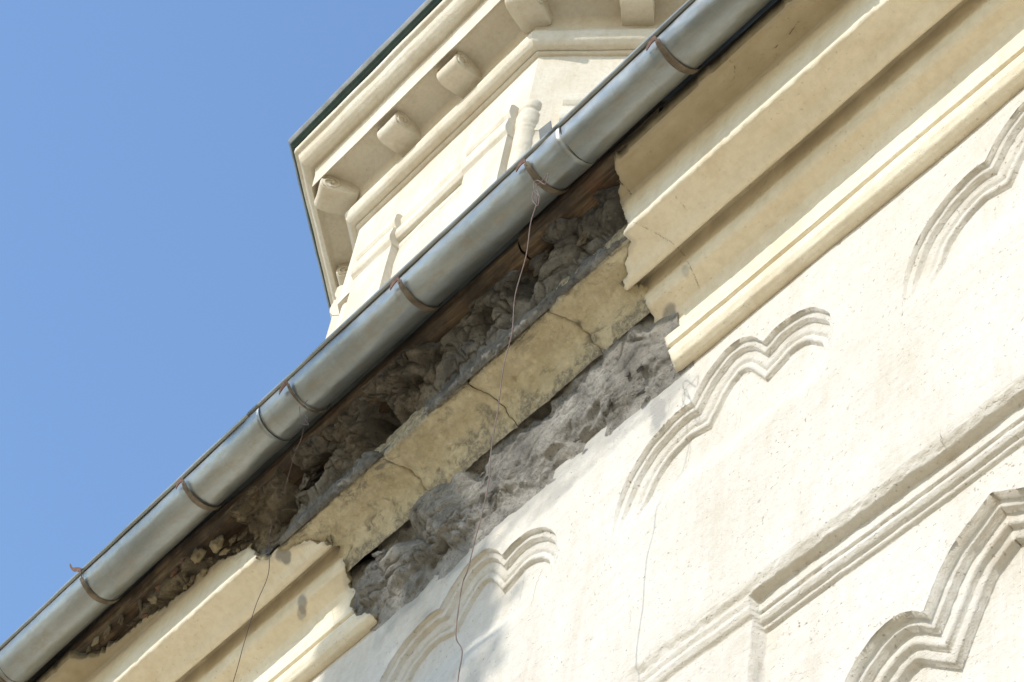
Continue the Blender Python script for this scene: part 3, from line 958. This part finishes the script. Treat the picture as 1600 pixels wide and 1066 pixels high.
# loose stones and brick bits in the crumbled strip left of the patch
rub = [(308, 868, .045, 'rubble'), (340, 850, .050, 'rubble'), (318, 895, .030, 'rubble'), (365, 842, .035, 'mortar'), (352, 862, .028, 'rubble'), (300, 905, .022, 'mortar'),
       (275, 893, .030, 'brick'), (262, 912, .034, 'mortar'), (240, 935, .038, 'rubble'), (286, 876, .024, 'brick'), (218, 948, .030, 'mortar'), (190, 968, .034, 'mortar'),
       (168, 988, .034, 'mortar'), (150, 1002, .028, 'rubble'), (205, 975, .022, 'mortar'), (248, 918, .025, 'brick'), (380, 838, .030, 'mortar'), (402, 838, .026, 'mortar'),
       (330, 876, .024, 'mortar'), (226, 962, .020, 'brick'), (138, 1015, .022, 'mortar'), (290, 918, .018, 'rubble'), (390, 855, .020, 'rubble'), (372, 860, .018, 'rubble')]
for k, (u, v, s, mt) in enumerate(rub):
    o = put_rock(u, v, on_profile(u, v, UP, 0.004), s * 0.7, 'brick_fragment' if mt == 'brick' else 'rubble_stone', M[mt], 40 + k, (1.2, 0.55, 0.75))
# clods of mortar standing proud of the patch
clods = []
for k in range(16):
    f = rng.random()
    s = rng.random()
    u = 430 + 530 * f
    # the upper patch runs from (430, 800) to (960, 300) in the photo
    v = 790 - 480 * f + (s - 0.25) * 75
    clods.append((u, v, on_profile(u, v, UP, rng.uniform(-0.020, 0.006)), rng.uniform(0.018, 0.040)))
for k in range(10):
    f = rng.random(); s = rng.random()
    u = 560 + 460 * f
    v = 905 - 330 * f + (s - 0.5) * 60
    y = on_profile(u, v, LOW, 0.004)
    clods.append((u, v, y, rng.uniform(0.009, 0.022)))
for k, (u, v, y, s) in enumerate(clods):
    if not in_poly(np.array([[u, v]]), DAMAGE if y < 2.8 else LOWLIM)[0]:
        continue
    p = at_y(u, v, y)
    V, Fq = rock(300 + k, s * 1.35, s * 0.5, s * 0.8, 16)
    Rz = Matrix.Rotation(rng.uniform(-1.2, 1.2), 3, 'Y') @ Matrix.Rotation(rng.uniform(-0.5, 0.5), 3, 'Z')
    V = V @ np.array(Rz).T + p
    mesh_np('mortar_clod', V, Fq, M['mortar'], church, True, {'tan': np.full(len(V), rng.uniform(0.0, 0.5) if y < 2.8 else 0.1)})

# ------------------------------------------------------------------ cracks
def surf_y(u, v, guess):
    return at_y(u, v, guess)
def crack(pts, ys, wd, seed, label=None):
    path = []
    n = len(pts)
    P = smooth_path([(p[0], p[1], y) for p, y in zip(pts, ys)], 14)
    rr = random.Random(seed)
    out = []
    for i, (u, v, y) in enumerate(P):
        out.append(at_y(u + rr.uniform(-1.3, 1.3), v + rr.uniform(-1.3, 1.3), y))
    out = np.array(out)
    L = len(out)
    wv = 0.75 * wd * (0.35 + 0.65 * np.sin(np.linspace(0.15, 3.0, L))) * np.array([rr.uniform(0.6, 1.2) for _ in range(L)])
    V, Fq = tube_np(out, wv, 5)
    o = mesh_np('crack', V, Fq, M['crack'], church, True)
    return o

def corn_y_at(u, v, off=0.0):
    """depth of the cornice profile along the sight line through (u, v)"""
    r = ray(u, v)
    k = r[2] / r[1]
    pr = resample(CORN, 0.004)
    kk = pr[:, 1] / pr[:, 0]
    i = np.argmin(np.abs(kk - k))
    return pr[i, 0] - off
def crack_c(pts, wd, seed):
    P = smooth_path([(p[0], p[1], 0) for p in pts], 4)
    pp = [(a[0], a[1]) for a in P]
    return crack(pp, [corn_y_at(u, v, -0.0005) for u, v in pp], wd, seed)
crack_c([(1262, 2), (1248, 32), (1225, 62), (1205, 78)], 0.0012, 1)
crack_c([(1135, 92), (1147, 102), (1146, 125)], 0.0010, 2)
crack_c([(965, 283), (978, 293), (987, 305), (993, 314)], 0.0016, 3)
crack_c([(985, 345), (1020, 362), (1060, 388), (1080, 420), (1092, 450)], 0.0009, 4)
crack_c([(1050, 300), (1075, 330)], 0.0006, 5)
def crack_w(pts, wd, seed, y=D):
    return crack(pts, [y + 0.0008] * len(pts), wd, seed)
crack_w([(1052, 585), (1045, 640), (1040, 672)], 0.0008, 6)
crack_w([(1470, 672), (1471, 690), (1484, 708)], 0.0010, 7)
crack_w([(990, 905), (986, 945), (984, 985)], 0.0008, 8)
crack_w([(848, 888), (838, 915), (830, 948)], 0.0007, 9)

# ------------------------------------------------------------------ gutter
gut = empty('gutter', (-5.0, 2.465, 6.92))
tag(gut, 'half-round galvanised gutter running diagonally under the sky on rusty straps', 'gutter')
GY, GZ, GR = 2.466, 6.995, 0.0755
secs = [(-14.0, -7.30), (-7.36, -5.66), (-5.72, -4.10), (-4.16, -2.52), (-2.58, 5.0)]
for k, (xa, xb) in enumerate(secs):
    xs = np.concatenate([np.linspace(xa, -8.0, 12)[:-1], np.arange(-8.0, xb, 0.02)]) if xa < -8 else (np.concatenate([np.arange(xa, -1.8, 0.02), np.linspace(-1.8, xb, 12)]) if xb > 0 else np.arange(xa, xb + 1e-6, 0.02))
    th = np.linspace(math.radians(-8), math.radians(184), 44)       # 0 = outer lip, 90 = bottom, 180 = inner lip
    X, TH = np.meshgrid(xs, th, indexing='ij')
    P = np.stack([X, np.cos(TH) * 0.3, np.sin(TH) * 0.3], -1)
    lapl = 0.0022 * sstep(xb - 0.10, xb - 0.06, X)                     # right end slips over the next
    r = GR + 0.0030 * fbm(P * np.array([1.6, 5, 5]), 2, 800 + k) + 0.0008 * vnoise(P * np.array([6., 9, 9]), 810) + lapl
    sag = 0.003 * vnoise(np.stack([xs * 0.9, xs * 0, xs * 0], -1), 5)[:, None]
    Y = GY - np.cos(TH) * r
    Z = GZ - np.sin(TH) * r + sag
    V = np.stack([X, Y, Z], -1)
    o = mesh_np('gutter_section', V.reshape(-1, 3), grid_faces(len(xs), len(th), False), M['zinc'], gut, True)
    md = o.modifiers.new('thickness', 'SOLIDIFY'); md.thickness = 0.0012; md.offset = 0
    # rolled front bead of the section
    path = np.stack([xs, np.full(len(xs), GY - GR - 0.005), GZ + 0.010 + sag[:, 0]], -1)
    wob = 0.0012 * vnoise(np.stack([xs * 7, xs * 0, xs * 0], -1), 21)
    path[:, 1] += wob
    Vb, Fb = tube_np(path, 0.0085, 10)
    mesh_np('rolled_lip', Vb, Fb, M['zinc'], o, True)
for xs0 in (-7.30, -5.66, -4.10, -2.52):
    th = np.linspace(math.radians(2), math.radians(182), 40)
    path = np.stack([np.full(40, xs0 + 0.002) + 0.004 * np.sin(th * 2), GY - np.cos(th) * (GR + 0.0026), GZ - np.sin(th) * (GR + 0.0026)], -1)
    Vb, Fb = tube_np(path, 0.0014, 6)
    mesh_np('lap_seam', Vb, Fb, M['dark'], gut, True)
# straps
bx = [-7.33, -6.722, -6.086, -5.482, -4.882, -4.252, -3.644, -3.03, -2.42]
for k, x in enumerate(bx):
    jitter = random.Random(k * 7 + 1)
    st = empty_child = bpy.data.objects.new('strap_bracket', None)
    wdt, tk = 0.0090, 0.0035
    th = np.linspace(math.radians(24), math.radians(186), 40)
    rr = GR + 0.005
    ring = []
    for dr, dx in ((0, -wdt), (0, wdt), (tk, wdt), (tk, -wdt)):
        R_ = rr + dr + 0.006 * np.maximum(0, 1 - (th - th[0]) / 0.5)
        ring.append(np.stack([np.full(40, x + dx) + 0.006 * jitter.uniform(-1, 1) * np.sin(th), GY - np.cos(th) * R_, GZ - np.sin(th) * R_], -1))
    ring = np.stack(ring, 1)
    V = ring.reshape(-1, 3)
    Fq = []
    for i in range(39):
        for j in range(4):
            Fq.append([i * 4 + j, i * 4 + (j + 1) % 4, (i + 1) * 4 + (j + 1) % 4, (i + 1) * 4 + j])
    Fq.append([0, 3, 2, 1])
    # hanging arm up to the rafters
    Vb, Fb = box_np(x - wdt, x + wdt, GY + GR + 0.004, GY + GR + 0.009, GZ, GZ + 0.08)
    V, Fq = join_np([(V, Fq), (Vb, Fb)])
    s = mesh_np('strap', V, Fq, M['strap'], gut, False)
    md = s.modifiers.new('bevel', 'BEVEL'); md.width = 0.001; md.segments = 1
    bpy.data.objects.remove(st)
    # bent-over rusty tail
    p0 = ring[0].mean(0)
    up = k == 1
    a = jitter.uniform(-0.008, 0.008)
    if up:
        pts = [p0, p0 + [0, -0.012, 0.03], p0 + [-0.03, -0.016, 0.055], p0 + [-0.06, -0.02, 0.075], p0 + [-0.075, -0.03, 0.10]]
    else:
        pts = [p0 + [0, 0, -0.004], p0 + [-0.004, -0.006, 0.010], p0 + [-0.018, -0.009, 0.002 + a], p0 + [-0.034, -0.007, -0.004 + a], p0 + [-0.048, -0.002, 0.002 + a]]
    pts = smooth_path(pts, 5)
    Vr = []
    for i, q in enumerate(pts):
        hw = 0.0085 * (1 - 0.25 * i / len(pts))
        n_ = np.array([0.15, -0.35, 0.9]); n_ /= np.linalg.norm(n_)
        for sg, tk2 in ((-1, 0), (1, 0), (1, 1), (-1, 1)):
            Vr.append(q + n_ * hw * sg + np.array([0, 0.0032, 0]) * tk2)
    Fr = []
    m = len(pts)
    for i in range(m - 1):
        for j in range(4):
            Fr.append([i * 4 + j, i * 4 + (j + 1) % 4, (i + 1) * 4 + (j + 1) % 4, (i + 1) * 4 + j])
    Fr += [[0, 3, 2, 1], [(m - 1) * 4 + q for q in (0, 1, 2, 3)]]
    mesh_np('bent_tail', np.array(Vr), Fr, M['rust'], s, False)
# little folded clip sticking up from the lip near the joint
c = at_y(852, 208, 2.38)
V, Fq = box_np(-0.030, 0.030, -0.0012, 0.0012, -0.022, 0.022)
Rm = np.array(Matrix.Rotation(math.radians(12), 3, 'Y') @ Matrix.Rotation(math.radians(25), 3, 'X'))
V = V @ Rm.T + c + np.array([0, 0, 0.008])
o = mesh_np('lip_clip', V, Fq, M['lead'], gut, False)
o['label'] = 'small dull metal clip folded over the lip beside the lap joint'

# ------------------------------------------------------------------ wires
def wire(pts, ys, r, label, loop=None):
    P = smooth_path([(p[0], p[1], y) for p, y in zip(pts, ys)], 10)
    path = np.array([at_y(u, v, y) for u, v, y in P])
    V, Fq = tube_np(path, r, 6)
    parts = [(V, Fq)]
    if loop:
        for lp, ly in loop:
            Q = smooth_path([(p[0], p[1], ly) for p in lp], 8)
            path = np.array([at_y(u, v, y) for u, v, y in Q])
            parts.append(tube_np(path, r, 6))
    V, Fq = join_np(parts)
    o = mesh_np('wire', V, Fq, M['wire'], None, True)
    tag(o, label, 'wire')
    return o
wire([(836, 300), (838, 318), (829, 350), (822, 400), (805, 462), (800, 520), (787, 572), (778, 640), (768, 700), (764, 750), (752, 808), (742, 845), (731, 890), (722, 915), (714, 970), (713, 998), (722, 1018), (716, 1060), (712, 1110)],
     [2.375, 2.385, 2.395, 2.41, 2.42, 2.43, 2.435, 2.44, 2.445, 2.45, 2.455, 2.46, 2.465, 2.47, 2.48, 2.485, 2.49, 2.495, 2.50], 0.0016,
     'longest rusty wire, hanging from the strap beside the lap joint down across the stone course',
     [([(836, 300), (834, 288), (840, 282), (852, 288), (856, 272), (848, 282), (838, 292), (842, 306), (834, 300), (832, 312), (840, 322), (843, 306)], 2.372)])
wire([(477, 655), (474, 672), (470, 688), (462, 705), (455, 728), (449, 750), (444, 772)], [2.40, 2.42, 2.44, 2.46, 2.48, 2.5, 2.52], 0.0011,
     'short thin wire dangling from the strap above the upper left of the hole',
     [([(481, 625), (476, 632), (482, 640), (477, 648), (481, 655), (476, 662), (482, 664), (477, 655)], 2.40), ([(468, 635), (469, 650), (471, 660), (476, 664)], 2.41)])
wire([(426, 815), (420, 845), (421, 880), (417, 905), (402, 940), (392, 970), (380, 1010), (372, 1040), (362, 1075), (355, 1110)],
     [2.66, 2.62, 2.60, 2.60, 2.60, 2.60, 2.60, 2.60, 2.60, 2.60], 0.0013,
     'dark wire hanging in front of the sound plaster left of the hole')

# ------------------------------------------------------------------ tower
tower = empty('church_tower', (-8.457, 6.253, 6.6))
tag(tower, 'cream octagonal church tower with bracketed cornice rising behind the gutter', 'tower')
TY = 4.2
TW = 1.701
APO = TW / 2 / math.tan(math.radians(22.5))
TC = np.array([-8.457, TY + APO])
def face_dir(deg):
    a = math.radians(deg)
    return np.array([math.cos(a), math.sin(a)])
# corners of the (slightly irregular) octagon, the face towards the viewer first
HEAD = [0.0, 45.0, 90.0, 135.0, 180.0, 227.0, 268.0, 311.5]
TV = [np.array([-9.3075, TY])]
for k in range(7):
    TV.append(TV[-1] + face_dir(HEAD[k]) * (TW if k not in (7,) else 1.7))
# close the ring so that the left face keeps its heading
d7 = face_dir(HEAD[7])
TV[7] = TV[0] - d7 * TW
TV[6] = (TV[5] + TV[7]) / 2 + np.array([-0.45, 0.15])
def face_frame(i):
    d = TV[(i + 1) % 8] - TV[i]
    L = np.linalg.norm(d)
    t = d / L
    n = np.array([t[1], -t[0]])
    return n, t, L
def corner_m(i):
    """how far the corner between side i-1 and side i moves per unit of offset"""
    n1 = face_frame((i - 1) % 8)[0]; n2 = face_frame(i)[0]
    return np.linalg.solve(np.array([n1, n2]), [1.0, 1.0])
def oct_ring(prof, name, mat, divs=26, faces=range(8), noise=0.0035, seed=900, step=0.02, parent=None, s0=None, s1=None, miter=True, caps=False):
    """prof: (p outward offset, z) listed top to bottom"""
    prof = resample(prof, step)
    parts = []
    for i in faces:
        n, t, L = face_frame(i)
        mid = (TV[i] + TV[(i + 1) % 8]) / 2
        det = i in (0, 1, 7)
        nd = divs if det else 3
        nv = len(prof)
        ea = -L / 2 + prof[:, 0] * (corner_m(i) @ t)
        eb = L / 2 + prof[:, 0] * (corner_m((i + 1) % 8) @ t)
        if s0 is None:
            f_ = np.linspace(0, 1, nd)[:, None]
            S = ea[None] * (1 - f_) + eb[None] * f_
        else:
            S = np.linspace(s0, s1, nd)[:, None] + 0 * ea[None]
        Pp = np.repeat(prof[None, :, 0], nd, 0); Zp = np.repeat(prof[None, :, 1], nd, 0)
        if det and noise > 0:
            Q = np.stack([S + i * 10, Pp, Zp], -1)
            w_ = 1 - np.abs(np.linspace(-1, 1, nd))[:, None] ** 8 if s0 is None else 1.0
            hh = noise * fbm(Q * np.array([4., 9, 9]), 3, seed)
            Pp = Pp + hh * w_; Zp = Zp + 0.8 * noise * fbm(Q * np.array([4., 6, 6]), 3, seed + 5) * w_
        XY = mid[None, None] + n * Pp[..., None] + t * S[..., None]
        V = np.concatenate([XY, Zp[..., None]], -1)
        parts.append((V.reshape(-1, 3), grid_faces(nd, nv, False)))
        if caps:
            for e in (0, nd - 1):
                a_ = V[e]; b_ = a_.copy(); b_[:, :2] -= n * 0.08
                parts.append((np.concatenate([a_, b_]), np.array([[q, q + 1, nv + q + 1, nv + q] for q in range(nv - 1)])))
    V, Fq = join_np(parts)
    return mesh_np(name, V, Fq, mat, parent or tower, True, {'stain': np.zeros(len(V))})
def YP(lst):
    return [(TY - y, z) for y, z in lst]
oct_ring(YP([(4.2, 13.7), (4.2, 13.0)]), 'frieze', M['tower'], noise=0.006, step=0.05)
oct_ring(YP([(4.2, 13.0), (4.2, 12.70)]), 'drum_wall', M['tower'], noise=0.006, step=0.08)
for fi in range(8):
    Lf = face_frame(fi)[2]
    oct_ring(YP([(4.2, 12.70), (4.205, 12.69), (4.205, 6.6)]), 'drum_wall', M['tower'], noise=0.006, step=0.08, faces=[fi], s0=-Lf / 2 + (0.2 if fi == 0 else 0), s1=Lf / 2 - (0.2 if fi == 7 else 0))
    if fi: continue
    n0, t0, L0 = face_frame(fi); n7, t7, L7 = face_frame((fi - 1) % 8)
    A_ = TV[fi] + t0 * 0.2 - n0 * 0.005; B_ = TV[fi] - t7 * 0.2 - n7 * 0.005
    Vc = [[*B_, 12.70], [*A_, 12.70], [*A_, 6.6], [*B_, 6.6], [*TV[fi], 12.70], [*((A_ + B_) / 2 - (TV[fi] - (A_ + B_) / 2) * 0.1), 12.70]]
    mesh_np('corner_chamfer', np.array(Vc), [[0, 1, 2, 3], [0, 4, 1, 5]], M['tower'], tower, False, {'stain': np.zeros(6)})
oct_ring([(0.455, 14.06), (0.478, 14.058), (0.478, 14.02), (0.462, 14.010), (0.450, 14.004), (0.446, 13.99), (0.440, 13.965), (0.418, 13.935), (0.388, 13.915), (0.362, 13.908), (0.346, 13.922),
          (0.338, 13.918), (0.326, 13.86), (0.322, 13.722), (0.315, 13.735), (0.295, 13.765), (0.22, 13.772), (0.15, 13.765), (0.105, 13.735), (0.082, 13.69), (0.072, 13.635),
          (0.086, 13.612), (0.100, 13.575), (0.100, 13.54), (0.086, 13.505), (0.062, 13.483), (0.032, 13.478), (0.025, 13.486), (0.023, 13.463), (0.0, 13.46)],
         'tower_cornice', M['tower'], step=0.012, noise=0.005)
oct_ring([(0.45, 14.075), (0.490, 14.070), (0.492, 14.082), (0.512, 14.088), (0.520, 14.115)], 'green_edge_sheet', M['green'], noise=0.002, seed=905)
oct_ring([(0.514, 14.092), (0.530, 14.112), (0.530, 14.138), (0.515, 14.146), (0.3, 14.20), (-1.3, 14.95)], 'tower_roof', M['lead'], noise=0.003, seed=906, step=0.05)
# moulding bands between the pilasters and the capitals
BAND = YP([(4.2, 12.985), (4.175, 12.975), (4.168, 12.945), (4.178, 12.905), (4.188, 12.885), (4.178, 12.87), (4.160, 12.835), (4.160, 12.79), (4.178, 12.755), (4.2, 12.745)])
CAP = YP([(4.2, 12.99), (4.152, 12.985), (4.136, 12.965), (4.132, 12.90), (4.144, 12.870), (4.150, 12.865), (4.150, 12.845), (4.138, 12.838), (4.138, 12.815), (4.134, 12.80), (4.128, 12.755), (4.134, 12.72), (4.150, 12.70), (4.156, 12.690)])
PIL = YP([(4.156, 12.695), (4.156, 6.6)])
left = (-0.64, -0.27); right = (0.39, 0.78)
for fi in range(8):
    oct_ring(BAND, 'band_moulding', M['tower'], s0=left[1], s1=right[0], divs=30, step=0.01, noise=0.003, seed=911, faces=[fi])
for a_, b_ in (left, right):
    for fi in range(8):
        oct_ring(CAP, 'pilaster_capital', M['tower'], s0=a_, s1=b_, divs=12, step=0.01, noise=0.004, seed=913 + fi, faces=[fi], caps=True)
        oct_ring(PIL, 'pilaster', M['tower'], s0=a_ + 0.003, s1=b_ - 0.003, divs=8, step=0.1, noise=0.002, seed=914 + fi, faces=[fi], caps=True)
# corner colonnettes with ring capitals
for i in range(8):
    cx, cy = TV[i] - corner_m(i) * (0.085 if i == 0 else 0.048)
    def lathe(pr, name, par, n=18):
        pr = resample(pr, 0.012)
        th = np.linspace(0, 2 * np.pi, n, endpoint=False)
        V = np.stack([cx + pr[:, None, 0] * np.cos(th), cy + pr[:, None, 0] * np.sin(th), np.repeat(pr[:, None, 1], n, 1)], -1)
        Q = V * 14
        V = V + 0.004 * np.stack([vnoise(Q, 1), vnoise(Q, 2), vnoise(Q, 3)], -1)
        m = len(pr)
        ii = np.arange(m - 1)[:, None] * n; j = np.arange(n)[None]; j2 = (j + 1) % n
        Fq = np.stack([(ii + j).ravel(), (ii + n + j).ravel(), (ii + n + j2).ravel(), (ii + j2).ravel()], 1)
        return mesh_np(name, V.reshape(-1, 3), Fq, M['tower'], par, True, {'stain': np.zeros(V.size // 3)})
    col = lathe([(0.066, 12.725), (0.066, 11.0), (0.066, 6.6)], 'corner_colonnette', tower)
    lathe([(0.01, 12.990), (0.070, 12.985), (0.076, 12.965), (0.076, 12.915), (0.070, 12.900), (0.068, 12.895), (0.068, 12.885), (0.072, 12.878), (0.078, 12.860), (0.078, 12.780), (0.074, 12.762), (0.070, 12.755), (0.070, 12.735), (0.066, 12.72)], 'ring_capital', col)
# modillons: scroll brackets under the corona
def modillon(loc_s, fi, corner=False):
    n, t, L = face_frame(fi)
    if corner:
        n = corner_m(fi); n = n / np.linalg.norm(n); t = np.array([-n[1], n[0]])
    W = 0.092
    # side outline (outward q from wall, z)
    pr = [(0.06, 13.79), (0.06, 13.665), (0.085, 13.655), (0.14, 13.648), (0.20, 13.640), (0.238, 13.640), (0.262, 13.650), (0.280, 13.672), (0.286, 13.70), (0.280, 13.73), (0.262, 13.752), (0.235, 13.765), (0.20, 13.79)]
    if corner:
        pr = [(q * 1.10, z) for q, z in pr]
        base = TV[fi]
    else:
        base = (TV[fi] + TV[(fi + 1) % 8]) / 2 + t * loc_s
    V = []
    m = len(pr)
    cols = [-1, -0.97, -0.9, -0.4, 0, 0.4, 0.9, 0.97, 1]
    ctr = np.mean(pr, 0)
    for c_ in cols:
        sh = 0.93 if abs(c_) == 1 else (0.98 if abs(c_) > 0.95 else 1.0)
        for (q, z) in pr:
            q2 = ctr[0] + (q - ctr[0]) * sh; z2 = ctr[1] + (z - ctr[1]) * sh
            xy = base + n * q2 + t * c_ * W
            V.append([xy[0], xy[1], z2])
    Fq = []
    for c_ in range(len(cols) - 1):
        for k in range(m - 1):
            a0 = c_ * m + k
            Fq.append([a0, a0 + 1, a0 + m + 1, a0 + m])
    V = np.array(V)
    V += 0.004 * np.stack([vnoise(V * 9, 1), vnoise(V * 9, 2), vnoise(V * 9, 3)], -1)
    # side caps as quads to a mid line
    nV = len(V)
    extra = []
    for c_, off in ((0, 0), (len(cols) - 1, (len(cols) - 1) * m)):
        for k in range(m // 2):
            Fq.append([off + k, off + k + 1, off + m - 2 - k, off + m - 1 - k] if k + 1 < m - 2 - k else [off + k, off + k + 1, off + m - 1 - k, off + m - 1 - k])
    Fq = [f for f in Fq if len(set(f)) == 4]
    o = mesh_np('modillon', V, Fq, M['tower'], tower, True, {'stain': np.zeros(len(V))})
    md = o.modifiers.new('split', 'EDGE_SPLIT'); md.split_angle = math.radians(45)
    # the volute on each side: a spiral roll
    for sg in (1, -1):
        th = np.linspace(0, 2 * math.pi * 1.6, 34)
        rr = 0.052 * (1 - th / th[-1]) + 0.010
        q = 0.228 + rr * np.cos(th + 0.6) ; z = 13.703 + rr * np.sin(th + 0.6)
        xy = base[None] + n[None] * q[:, None] * (1.10 if corner else 1) + t[None] * (sg * (W - 0.003 + 0.010 * th / th[-1]))[..., None] if False else base[None] + n[None] * (q * (1.10 if corner else 1))[:, None] + t[None] * (sg * (W - 0.004 + 0.010 * th / th[-1]))[:, None]
        path = np.concatenate([xy, z[:, None]], 1)
        Vt, Ft = tube_np(path, 0.0075, 7)
        mesh_np('volute', Vt, Ft, M['tower'], o, True, {'stain': np.zeros(len(Vt))})
    return o
for fi in range(8):
    for s_ in (-0.29, 0.29):
        modillon(s_, fi)
    modillon(0, fi, True)

# ------------------------------------------------------------------ tree beside the viewer: its shadow reaches the lower left of the wall
def spruce(x, y, ztop, zbase, rbase, seed):
    t_ = empty('spruce_tree', (x, y, zbase))
    tag(t_, 'tall dark spruce standing in the churchyard opposite the wall', 'tree')
    H = ztop - zbase
    path = np.array([[x, y, zbase + H * k / 12] for k in range(13)])
    V, Fq = tube_np(path, np.linspace(0.22, 0.015, 13), 10)
    mesh_np('trunk', V, Fq, M['bark'], t_, True)
    rr = random.Random(seed)
    Vs = []; Fs = []
    z = ztop
    while z > zbase + 2.0:
        f = (ztop - z) / H
        L0 = 0.16 + rbase * f ** 0.75
        for b in range(rr.randint(5, 7)):
            a = rr.uniform(0, 2 * math.pi)
            L = L0 * rr.uniform(0.7, 1.1)
            d = np.array([math.cos(a), math.sin(a), rr.uniform(-0.35, 0.05)])
            sd = np.array([-math.sin(a), math.cos(a), 0])
            nseg = max(3, int(L / 0.10))
            for k in range(nseg):
                q = k / nseg
                c0 = np.array([x, y, z]) + d * L * q + np.array([0, 0, -0.15 * q * q * L])
                wl = (0.26 * (1 - q) + 0.06) * min(1, L)
                for sg in (-1, 1):
                    tip = c0 + sd * sg * wl + d * wl * 0.7 + np.array([0, 0, rr.uniform(-0.08, 0.02)])
                    up_ = np.array([0, 0, 0.03])
                    e = d * 0.05
                    i0 = len(Vs)
                    Vs += [c0 - e, c0 + e, tip + up_ * 0.5, tip - up_ * 0.5 - e * 0.4]
                    Fs.append([i0, i0 + 1, i0 + 2, i0 + 3])
        z -= 0.04 + 0.10 * f
    mesh_np('crown', np.array(Vs), Fs, M['leaf'], t_, False)
    return t_
# a point on the wall lit past the tree's tip, carried towards the sun
q = at_y(694, 880, D)
tip = q + np.array(TO_SUN) * 8.0 + np.array([0, 0, 0.25])
spruce(tip[0], tip[1], tip[2], -1.6, 2.8, 5)
q = at_y(572, 965, D)
tip = q + np.array(TO_SUN) * 7.0 + np.array([0, 0, 0.1])
t2 = spruce(tip[0], tip[1], tip[2], -1.6, 2.4, 9)
t2['label'] = 'shorter dark spruce standing left of the tall one opposite the wall'
